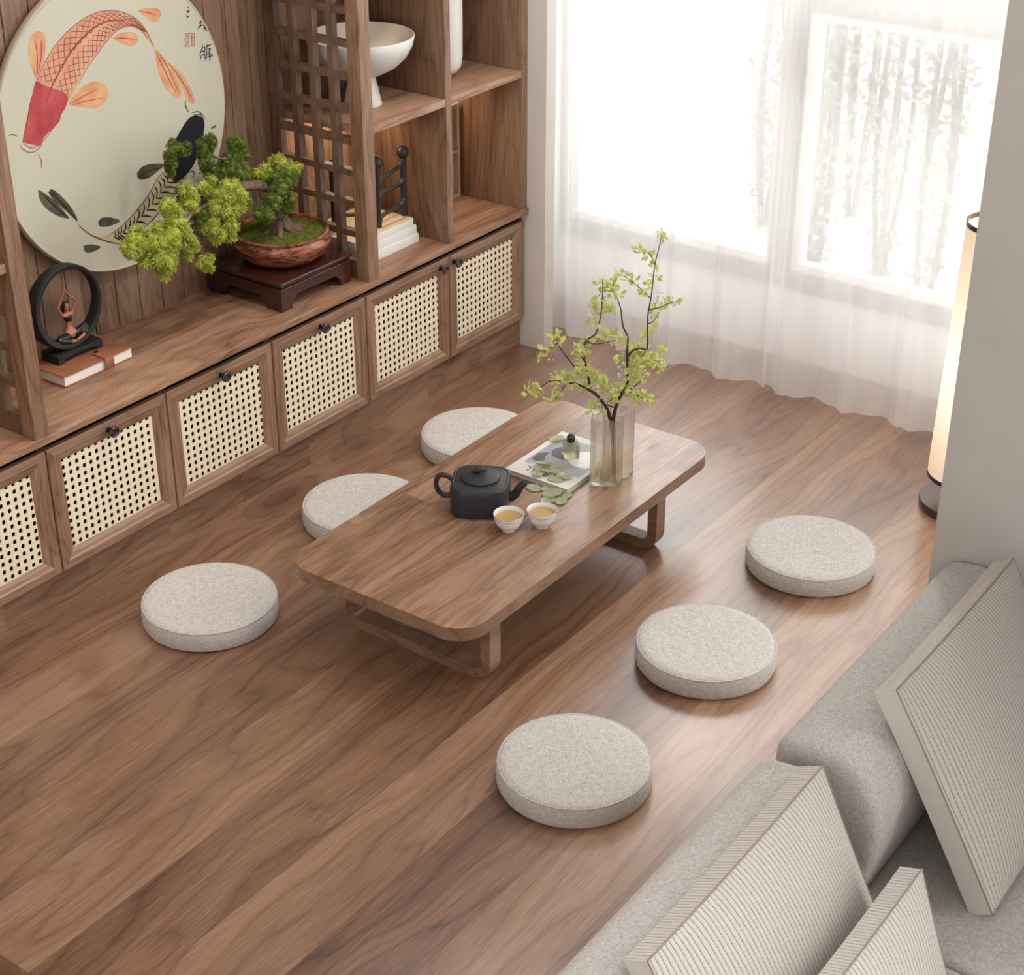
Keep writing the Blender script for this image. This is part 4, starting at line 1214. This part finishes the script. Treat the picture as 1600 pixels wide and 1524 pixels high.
def skin_obj(name, verts, edges, radii, mat, par, sub=2, root=0):
    me = bpy.data.meshes.new(name)
    me.from_pydata(verts, edges, [])
    o = bpy.data.objects.new(name, me); C.objects.link(o)
    md = o.modifiers.new('s', 'SKIN'); md.use_smooth_shade = True
    sk = me.skin_vertices[0].data
    for i, r in enumerate(radii):
        sk[i].radius = r if isinstance(r, tuple) else (r, r)
        sk[i].use_root = (i == root)
    sd = o.modifiers.new('d', 'SUBSURF'); sd.levels = sub; sd.render_levels = sub
    dg = bpy.context.evaluated_depsgraph_get()
    me2 = bpy.data.meshes.new_from_object(o.evaluated_get(dg))
    bpy.data.objects.remove(o)
    me2.name = name; me2.materials.clear(); me2.materials.append(mat)
    me2.shade_smooth()
    o = bpy.data.objects.new(name, me2); C.objects.link(o); o.parent = par
    return o
# seated figure, arms joined overhead; y- is towards the room
bz = RC.z-RR+.012
fx = -.002
V = [(fx, .002, bz+.020), (fx, 0, bz+.042), (fx, -.001, bz+.066), (fx, 0, bz+.086), (fx, 0, bz+.098), (fx, -.001, bz+.112), (fx, -.001, bz+.130),   # hips..head (6)
     (fx-.021, 0, bz+.090), (fx-.040, -.004, bz+.122), (fx-.008, -.004, bz+.167), (fx-.002, -.004, bz+.183),      # left arm 7..10
     (fx+.021, 0, bz+.090), (fx+.040, -.004, bz+.128), (fx+.005, -.004, bz+.167), (fx+.001, -.004, bz+.182),      # right arm 11..14
     (fx-.022, -.008, bz+.014), (fx-.062, -.020, bz+.016), (fx-.020, -.034, bz+.004), (fx+.012, -.036, bz+.002),   # left leg 15..18
     (fx+.022, -.008, bz+.016), (fx+.058, -.016, bz+.034), (fx+.030, -.036, bz+.012), (fx-.004, -.040, bz+.006)]   # right leg 19..22
E_ = [(0, 1), (1, 2), (2, 3), (3, 4), (4, 5), (5, 6), (3, 7), (7, 8), (8, 9), (9, 10), (3, 11), (11, 12), (12, 13), (13, 14), (0, 15), (15, 16), (16, 17), (17, 18), (0, 19), (19, 20), (20, 21), (21, 22)]
rad = [(.017, .014), (.013, .010), (.0115, .009), (.0155, .010), .0052, (.0088, .0095), .008, .0060, .0043, .0032, .0026, .0060, .0043, .0032, .0026, .0125, .0105, .0068, .0042, .0125, .0105, .0068, .0042]
fig = skin_obj('figure', V, E_, rad, M['skin'], fg)
def sleeve(name, pts, radii, mat, n=14):
    bm = bmesh.new()
    tube(bm, spline([Vector(p) for p in pts], 5), [radii[min(int(i/5), len(radii)-1)]*(1-(i % 5)/5)+radii[min(int(i/5)+1, len(radii)-1)]*((i % 5)/5) for i in range((len(pts)-1)*5+1)], n)
    return finish(name, bm, mat, fig, 180)
sleeve('top', [(fx, 0, bz+.068), (fx, -.001, bz+.077), (fx, -.001, bz+.086)], [.0135, .0158, .0150], M['black_gloss'])
sleeve('leggings', [V[0], V[15], (fx-.045, -.014, bz+.017), V[16], (fx-.042, -.030, bz+.011), (fx-.024, -.0335, bz+.006)], [.0165, .0155, .0135, .0118, .0095, .008], M['black_gloss'])
sleeve('leggings', [(fx, .001, bz+.021), V[19], (fx+.042, -.012, bz+.026), V[20], (fx+.048, -.028, bz+.022), (fx+.033, -.035, bz+.014)], [.0165, .0155, .0135, .0118, .0095, .008], M['black_gloss'])
sleeve('waistband', [(fx, .001, bz+.020), (fx, .001, bz+.032)], [.0185, .0165], M['black_gloss'])
bm = bmesh.new()
bmesh.ops.create_uvsphere(bm, u_segments=16, v_segments=12, radius=.0112, matrix=Matrix.Translation((fx, .0045, bz+.124)) @ Matrix.Diagonal((.95, .85, 1.12, 1)))
tube(bm, spline([(fx, .012, bz+.122), (fx-.003, .014, bz+.108), (fx-.005, .013, bz+.092)], 4), [.006, .0065, .0065, .0065, .006, .0055, .005, .004, .002], 8)
finish('hair', bm, M['black_gloss'], fig, 180)

# ------------------------------------------------------------------ things in the open shelves
bw = thing('pedestal_bowl', 'wide white pedestal bowl with cream inside on the shelf behind the lattice', 'bowl', (1.147, 1.175, 1.2455))
bm = bmesh.new()
lathe(bm, [(0, .0), (.073, 0), (.0745, .004), (.068, .03), (.056, .085), (.052, .108), (.085, .122), (.135, .148), (.175, .185), (.199, .228), (.2065, .262), (.2055, .266), (.203, .2665)], 64)
finish('vessel', bm, M['ceramic'], bw, 50)
bm = bmesh.new()
lathe(bm, [(.203, .2665), (.2005, .262), (.193, .230), (.168, .19), (.128, .156), (.08, .134), (0, .125)], 64)
finish('inside', bm, M['cream_glaze'], bw, 180)
wv = thing('vase', 'tall white ceramic vase on the shelf behind the divider', 'vase', (1.625, 1.165, 1.2455))
bm = bmesh.new()
lathe(bm, [(0, 0), (.042, 0), (.043, .012), (.047, .016), (.066, .024), (.082, .048), (.0875, .085), (.089, .20), (.089, .36), (.086, .39), (.07, .42), (.045, .436), (.04, .46), (.043, .475), (.038, .475), (.036, .44), (0, .40)], 56)
finish('vessel', bm, M['ceramic'], wv, 50)
bks = []
for i, (x0, x1, y0, y1, h, lab) in enumerate([
    (.965, 1.334, 1.07, 1.355, .036, 'white book at the bottom of the stack beside the front post'),
    (.960, 1.327, 1.075, 1.35, .036, 'white book in the middle of the stack beside the front post'),
    (.955, 1.312, 1.078, 1.345, .034, 'tan-covered white book on top of the stack beside the front post')]):
    z = .6525+(.0362*i)
    b = thing('book', lab, 'book', (x0, y0, z), 0, 'stacked white books on the worktop')
    w, d = x1-x0, y1-y0
    boxobj('pages', M['paper'], b, .004, w-.004, .003, d-.003, .0026, h-.0026, bev=0)
    boxobj('cover', M['book_white'], b, 0, w, 0, d, 0, .0025, bev=.0008)
    boxobj('cover', M['book_tan'] if i == 2 else M['book_white'], b, 0, w, 0, d, h-.0025, h, bev=.0008)
    boxobj('spine', M['book_white'], b, 0, w, -.001, .0025, .0, h-.0028, bev=.0008)
ch = thing('candle_holder', 'black iron candle holder of posts and rungs with ball tops on the book stack', 'candle holder', (1.145, 1.118, .7597))
D = [Vector((0, 0, 0)), Vector((.167, .004, 0)), Vector((-.13, .115, 0))]
ball = [(.0125, .236)]
for k in range(1, 13):
    a = -PI/2+PI*k/15
    ball.append((.0245*cos(a), .262+.0245*sin(a)))
ball += [(.0120, .2855), (.0105, .285), (.0105, .272), (0, .272)]
for d in D:
    bm = bmesh.new(); tube(bm, [d, d+Vector((0, 0, .242))], .0128, 14)
    finish('post', bm, M['black_metal'], ch, 50)
for d in D:
    bm = bmesh.new(); lathe(bm, ball, 24, d)
    finish('ball_socket', bm, M['black_metal'], ch, 50)
for a, b, za, zb, sag in ((0, 1, .185, .215, 0), (0, 1, .135, .135, 0), (0, 1, .040, .050, 0), (0, 2, .06, .06, 0)):
    bm = bmesh.new()
    p0, p1 = D[a]+Vector((0, 0, za-.030)), D[b]+Vector((0, 0, zb+.030))
    q0, q1 = D[a]+Vector((0, 0, za)), D[b]+Vector((0, 0, zb))
    dv = q1-q0
    S_ = spline([q0+Vector((0, 0, -.02)), q0+dv*.12+Vector((0, 0, -.004)), q0+dv*.3, q0+dv*.7, q0+dv*.88+Vector((0, 0, .004)), q1+Vector((0, 0, .02))], 5)
    N = len(S_)
    tube(bm, S_, [.0085+.006*abs(2*i/(N-1)-1)**4 for i in range(N)], 10)
    finish('rung', bm, M['black_metal'], ch, 180)
pf = thing('wooden_frame', 'pale wooden fretwork frame standing in the lower right niche behind the divider', 'frame', (1.668, 1.262, .653))
bm = bmesh.new()
W2, HH = .20, .415
def rect(x0, x1, z0, z1, t, d):
    box(bm, x0, x0+t, 0, d, z0, z1, bev=.001); box(bm, x1-t, x1, 0, d, z0, z1, bev=.001)
    box(bm, x0+t, x1-t, 0, d, z0, z0+t, bev=.001); box(bm, x0+t, x1-t, 0, d, z1-t, z1, bev=.001)
rect(-W2, W2, 0, HH, .018, .022); 
finish('outer_frame', bm, M['ash'], pf, 30)
bm = bmesh.new(); rect(-W2+.05, W2-.05, .05, HH-.05, .014, .016); rect(-W2+.09, W2-.09, .10, HH-.10, .012, .014)
box(bm, -W2+.018, -W2+.05, 0, .014, HH/2-.006, HH/2+.006); box(bm, W2-.05, W2-.018, 0, .014, HH/2-.006, HH/2+.006)
box(bm, -.006, .006, 0, .014, .018, .05); box(bm, -.006, .006, 0, .014, HH-.05, HH-.018)
finish('fretwork', bm, M['ash'], pf, 30)
boxobj('back_board', M['book_tan'], pf, -W2+.015, W2-.015, .0225, .026, .015, HH-.015, bev=0)

# ------------------------------------------------------------------ floor lamp
fl = thing('floor_lamp', 'lit cylindrical floor lamp with dark round base between the grey partition and the curtain', 'lamp', (1.694, -1.189, 0))
bm = bmesh.new(); lathe(bm, [(0, 0), (.150, 0), (.152, .003), (.152, .027), (.149, .031), (0, .031)], 64)
finish('base', bm, M['lamp_black'], fl, 40)
bm = bmesh.new(); tube(bm, [(0, 0, .03), (0, 0, 1.06)], .009, 12)
finish('pole', bm, M['lamp_black'], fl, 60)
bm = bmesh.new(); lathe(bm, [(.134, .132), (.114, 1.095), (.112, 1.095), (.132, .132), (.134, .132)], 64)
finish('shade', bm, M['shade'], fl, 40)
for z, r in ((.128, .1355), (1.093, .1155)):
    bm = bmesh.new(); lathe(bm, [(r, z), (r, z+.016), (r-.005, z+.016), (r-.005, z), (r, z)], 64)
    finish('shade_ring', bm, M['lamp_ring'], fl, 40)
for k in range(3):
    bm = bmesh.new(); a = 2*PI*k/3
    tube(bm, [(.006*cos(a), .006*sin(a), .135), (.131*cos(a), .131*sin(a), .135)], .003, 6)
    finish('spoke', bm, M['lamp_ring'], fl)

# ------------------------------------------------------------------ sofa and its pillows
sf = thing('sofa', 'low beige linen sofa with two rounded backs along the right edge', 'sofa', (-.93, -2.25, 0))
SO = Vector(sf.location)
def prof_back(dy):
    raw = [(-1.745, .12), (-1.745, .72), (-1.748, .768), (-1.758, .788), (-1.780, .799), (-1.84, .808), (-1.90+dy*.5, .806), (-1.945+dy*.8, .792), (-1.978+dy, .758), (-2.000+dy, .710), (-2.012+dy, .650), (-2.006+dy, .56), (-1.985+dy, .47), (-1.965+dy, .40), (-1.95+dy, .12)]
    return raw
def rounded_prism(name, prof, x0, x1, r0, r1, mat, par, org):
    cy = sum(p[0] for p in prof)/len(prof); cz = sum(p[1] for p in prof)/len(prof)
    ext_y = (max(p[0] for p in prof)-min(p[0] for p in prof))/2; ext_z = (max(p[1] for p in prof)-min(p[1] for p in prof))/2
    my = (max(p[0] for p in prof)+min(p[0] for p in prof))/2; mz = (max(p[1] for p in prof)+min(p[1] for p in prof))/2
    secs = []
    K = 7
    for k in range(K+1):
        a = PI/2*k/K; secs.append((x0+r0*(1-sin(a)), r0*(1-cos(a))))
    secs = [(x0+r0*(1-sin(PI/2*k/K)), r0*(1-cos(PI/2*k/K))) for k in range(K, -1, -1)]
    secs = [(x, r0-(r0-i)) for x, i in secs]
    # inset i shrinks the section towards its middle
    A = [(x0+r0-r0*sin(PI/2*k/K), r0-r0*cos(PI/2*k/K)) for k in range(K, -1, -1)]
    B = [(x1-r1+r1*sin(PI/2*k/K), r1-r1*cos(PI/2*k/K)) for k in range(0, K+1)]
    bm = bmesh.new()
    rings = []
    for x, ins in A+B:
        rings.append([bm.verts.new((x-org.x, my+(y-my)*(1-ins/ext_y)-org.y, mz+(z-mz)*(1-ins/ext_z)-org.z)) for y, z in prof])
    n = len(prof)
    for a, b in zip(rings, rings[1:]):
        for k in range(n): bm.faces.new((a[k], a[(k+1) % n], b[(k+1) % n], b[k]))
    bm.faces.new(rings[0][::-1]); bm.faces.new(rings[-1])
    return finish(name, bm, mat, par, 45)
rounded_prism('backrest', prof_back(0), -.935, .030, .034, .02, M['sofa'], sf, SO)
rounded_prism('backrest', prof_back(.055), -1.885, -.985, .045, .03, M['sofa'], sf, SO)
def seatprof():
    o = rrect(-2.85, -1.95, .17, .402, .04, 5)
    return o
rounded_prism('seat_cushion', seatprof(), -.945, .030, .022, .02, M['sofa'], sf, SO)
rounded_prism('seat_cushion', seatprof(), -1.885, -.949, .022, .022, M['sofa'], sf, SO)
bm = bmesh.new(); box(bm, -1.88-SO.x, .028-SO.x, -2.83-SO.y, -1.76-SO.y, .04, .169, bev=.01)
finish('base', bm, M['sofa'], sf, 40)
for x in (-1.80, -.05):
    for y in (-2.75, -1.82):
        bm = bmesh.new(); tube(bm, [(x-SO.x, y-SO.y, 0), (x-SO.x, y-SO.y, .041)], .025, 12)
        finish('foot', bm, M['black_metal'], sf, 60)
def pillow(label, xc, w, h, top, tilt, edge=.058, puff=.055, roll=0):
    """box pillow with corded faces; top = (y, z) of its front upper seam"""
    th = math.radians(tilt)
    t = thing('back_pillow', label, 'pillow', (xc, top[0]-h*sin(th), top[1]-h*cos(th)), 0, 'corded beige pillows on the sofa')
    t.rotation_euler = (-th, roll, 0)
    N = 22
    def P(i, j, s):
        u, v = 2*i/N-1, 2*j/N-1
        pin = .018
        x = u*w/2*(1-pin*(1-v*v)*abs(u)**3); z = h/2+v*h/2*(1-pin*(1-u*u)*abs(v)**3)
        b = puff*((1-abs(u)**2.6)*(1-abs(v)**2.6))**.8
        return Vector((x, (-b if s else edge+b*.7), z))
    # face
    for s in (1, 0):
        bm = bmesh.new()
        g_ = [[bm.verts.new(P(i, j, s)) for j in range(N+1)] for i in range(N+1)]
        for i in range(N):
            for j in range(N):
                bm.faces.new((g_[i][j], g_[i+1][j], g_[i+1][j+1], g_[i][j+1]))
        if s: finish('front_face', bm, M['rib'], t, 180)
        else: finish('rear_face', bm, M['rib'], t, 180)
    bm = bmesh.new()
    loop = [(i, 0) for i in range(N)]+[(N, j) for j in range(N)]+[(i, N) for i in range(N, 0, -1)]+[(0, j) for j in range(N, 0, -1)]
    a = [bm.verts.new(P(i, j, 1)) for i, j in loop]; b = [bm.verts.new(P(i, j, 0)) for i, j in loop]
    n = len(loop)
    for k in range(n): bm.faces.new((a[k], a[(k+1) % n], b[(k+1) % n], b[k]))
    finish('gusset', bm, M['rib_fine'], t, 40)
    bm = bmesh.new(); tube(bm, [P(i, j, 1) for i, j in loop+[loop[0]]], .0022, 6, cap=False)
    finish('seam', bm, M['piping'], t, 180)
    return t
pillow('corded beige pillow leaning on the far sofa back beside the grey partition', -.425, .685, .575, (-1.952, .918), 30.5)
pillow('large corded beige pillow leaning on the near sofa back', -1.385, .70, .545, (-1.913, .862), 27, puff=.05)
pillow('small pale pillow at the bottom edge in front of the large near pillow', -1.30, .51, .345, (-2.160, .712), 20, edge=.05, puff=.03)

# ------------------------------------------------------------------ garden beyond the window
bm = bmesh.new(); box(bm, 2.72, 40, -30, 30, -.3, -.12)
tag(finish('ground', bm, M['terrace']), kind='structure')
gw = boxobj('garden_wall', M['garden_wall'], None, 10.5, 10.75, -4.5, 14, -.12, 1.1, bev=.01)
tag(gw, 'low white garden wall far beyond the curtain', 'wall')
hw = thing('house', 'pale lilac-grey house wall beyond the garden, seen faintly through the curtain', 'building', (15, 4, -.12))
boxobj('wall', M['house_wall'], hw, 0, .3, -12, 9, 0, 5, bev=0)
for k in range(5):
    boxobj('band', M['garden_wall'], hw, -.06, -.001, -11.5+4*k, -8.6+4*k, 1.3, 1.75, bev=0)
RG = random.Random(21)
def shrub_mesh(seed, h, r, nleaf):
    rg = random.Random(seed)
    bm = bmesh.new()
    for _ in range(nleaf):
        t = rg.random()
        z = h*t
        rr = r*(.45+.55*sin(PI*min(1, t*1.05)))*math.sqrt(rg.random())
        a = rg.uniform(0, 2*PI)
        p = Vector((rr*cos(a), rr*sin(a), z))
        d = Vector((rg.gauss(0, 1), rg.gauss(0, 1), rg.gauss(0, .7))).normalized()
        s = d.cross(Vector((rg.gauss(0, 1), rg.gauss(0, 1), rg.gauss(0, 1)))).normalized()
        ln = rg.uniform(.04, .075)
        bm.faces.new([bm.verts.new(x) for x in (p, p+d*ln*.5+s*ln*.3, p+d*ln, p+d*ln*.5-s*ln*.3)])
    return bm
def shrub(seed, h, r, nl, lab):
    t = thing('garden_shrub', lab, 'shrub', (0, 0, 0), 0, 'upright shrubs in the garden behind the curtain')
    finish('foliage', shrub_mesh(seed, h, r, nl), M['outleaf'], t)
    bm = bmesh.new()
    for k in range(4):
        a = 1.6*k+seed
        tube(bm, spline([(0.02*cos(a), .02*sin(a), 0), (.08*cos(a), .08*sin(a), h*.4), (.05*cos(a+1), .05*sin(a+1), h*.9)], 4), .014, 6)
    finish('stem', bm, M['outbark'], t, 180)
    return t
ps = [(3.05, -.34, 'nearest the mullion on its right'), (3.15, -.66, 'second to the right of the mullion'), (3.1, -.95, 'third to the right of the mullion'), (3.4, -1.28, 'at the right end behind the partition edge'),
      (3.1, .26, 'nearest the mullion on its left'), (3.5, .50, 'second to the left of the mullion'), (3.9, .95, 'left of the window middle, farther from the mullion'), (3.6, .12, 'third to the left of the mullion'), (4.3, .62, 'behind the front row, left of the mullion'), (5.2, 1.3, 'far behind the front row, left of the mullion'), (5.0, -1.2, 'behind the front row, right of the mullion')]
protos = []
for i, (x, y, lab) in enumerate(ps):
    lab = 'upright leafy shrub outside the window, '+lab
    if i < 3:
        o = shrub(31+i, 1.75+.2*i, .12+.015*i, 620, lab); protos.append(o)
    else:
        o = copy_tree(protos[i % 3]); o['label'] = lab
        o.rotation_euler.z = i*1.3
    o.location = (x+.35, y+.06, -.12)
def sapling(x, y, h, seed, lab):
    rg = random.Random(seed)
    t = thing('garden_sapling', lab, 'tree', (x, y, -.12), 0, 'bare young trees in the garden')
    bm = bmesh.new()
    tr = spline([(0, 0, 0), (.05, .04, h*.35), (-.03, .1, h*.7), (.04, .05, h)], 6)
    tube(bm, tr, [.035-.025*i/(len(tr)-1) for i in range(len(tr))], 8)
    for k in range(9):
        p = tr[4+k]; a = rg.uniform(0, 6.28)
        e = p+Vector((cos(a)*.45, sin(a)*.55, rg.uniform(.25, .6)))
        tube(bm, spline([p, (p+e)/2+Vector((0, 0, -.06)), e], 4), [.014]*3+[.010]*3+[.005]*3, 6)
    finish('trunk', bm, M['outbark'], t, 180)
sapling(4.3, -1.15, 2.6, 3, 'bare young tree outside the right half of the window')
sapling(6.3, 1.6, 3.0, 5, 'bare young tree outside the left half of the window')
sapling(6.0, -2.6, 3.0, 8, 'bare young tree outside near the partition edge')

# ------------------------------------------------------------------ light
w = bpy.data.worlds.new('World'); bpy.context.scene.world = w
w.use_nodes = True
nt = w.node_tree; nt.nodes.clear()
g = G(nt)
d = g.sep(g.coord('Generated'))
mr = g.n('ShaderNodeMapRange', _interpolation_type='SMOOTHSTEP')
g.l(d[0], mr.inputs[0]); mr.inputs[1].default_value = .05; mr.inputs[2].default_value = .75; mr.inputs[3].default_value = 0; mr.inputs[4].default_value = 1
# bright daylight beyond the window (+x), soft fill added from behind the camera (-x), dim elsewhere
SKY_HI, SKY_LO, FILL_BACK = 7.0, .44, 1.0
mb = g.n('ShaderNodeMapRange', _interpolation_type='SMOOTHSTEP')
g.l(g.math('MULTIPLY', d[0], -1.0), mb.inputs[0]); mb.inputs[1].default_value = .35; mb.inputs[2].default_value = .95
col = g.mixc(mr.outputs[0], (1.0, .975, .945, 1), (1.0, 1.0, 1.0, 1))
bg = g.n('ShaderNodeBackground')
g.l(col, bg.inputs[0])
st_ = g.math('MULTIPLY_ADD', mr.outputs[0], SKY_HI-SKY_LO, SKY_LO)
g.l(g.math('MULTIPLY_ADD', mb.outputs[0], FILL_BACK, st_), bg.inputs[1])
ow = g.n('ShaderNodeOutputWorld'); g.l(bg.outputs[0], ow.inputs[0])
def light(name, kind, energy, col, loc, direction=None, **kw):
    ld = bpy.data.lights.new(name, kind); ld.energy = energy; ld.color = col
    for k, v in kw.items(): setattr(ld, k, v)
    o = bpy.data.objects.new(name, ld); C.objects.link(o); o.location = loc
    if direction is not None: o.rotation_euler = Vector(direction).to_track_quat('-Z', 'Y').to_euler()
    return o
light('sun', 'SUN', .4, (1, .98, .95), (6, 3, 6), (-1.03, -.66, -1.0), angle=math.radians(9))
for x in (-1.15, .15, 1.35):                            # unseen spots added to brighten the sideboard
    light('sideboard_fill_spot', 'SPOT', 55, (1, .95, .89), (x, -.15, 3.2), (.0, 1.28, -2.35), spot_size=math.radians(62), spot_blend=.9, shadow_soft_size=.09)
light('ceiling_lamp', 'POINT', 44, (1, .975, .94), (1.1, -1.15, 3.2), shadow_soft_size=.07)
light('ceiling_lamp', 'POINT', 26, (1, .975, .94), (-.25, .0, 3.2), shadow_soft_size=.07)
for x in (1.14, 1.65):
    light('shelf_light', 'AREA', 1.5, (1, .77, .53), (x, 1.262, 1.2085), (0, .25, -1), shape='RECTANGLE', size=.26, size_y=.012)
light('shelf_light', 'AREA', .8, (1, .77, .53), (-1.0, 1.262, 1.2085), (0, .25, -1), shape='RECTANGLE', size=.26, size_y=.012)
light('lamp_bulb', 'POINT', 3, (1, .78, .55), (1.694, -1.189, .85), shadow_soft_size=.06)

sc = bpy.context.scene
sc.view_settings.view_transform = 'Standard'
sc.view_settings.look = 'None'
sc.view_settings.gamma = 1
sc.view_settings.use_curve_mapping = False
sc.view_settings.exposure = 0.17
sc.cycles.max_bounces = 10
sc.cycles.transparent_max_bounces = 24
sc.cycles.sample_clamp_indirect = 6
sc.cycles.caustics_refractive = False
sc.cycles.caustics_reflective = False
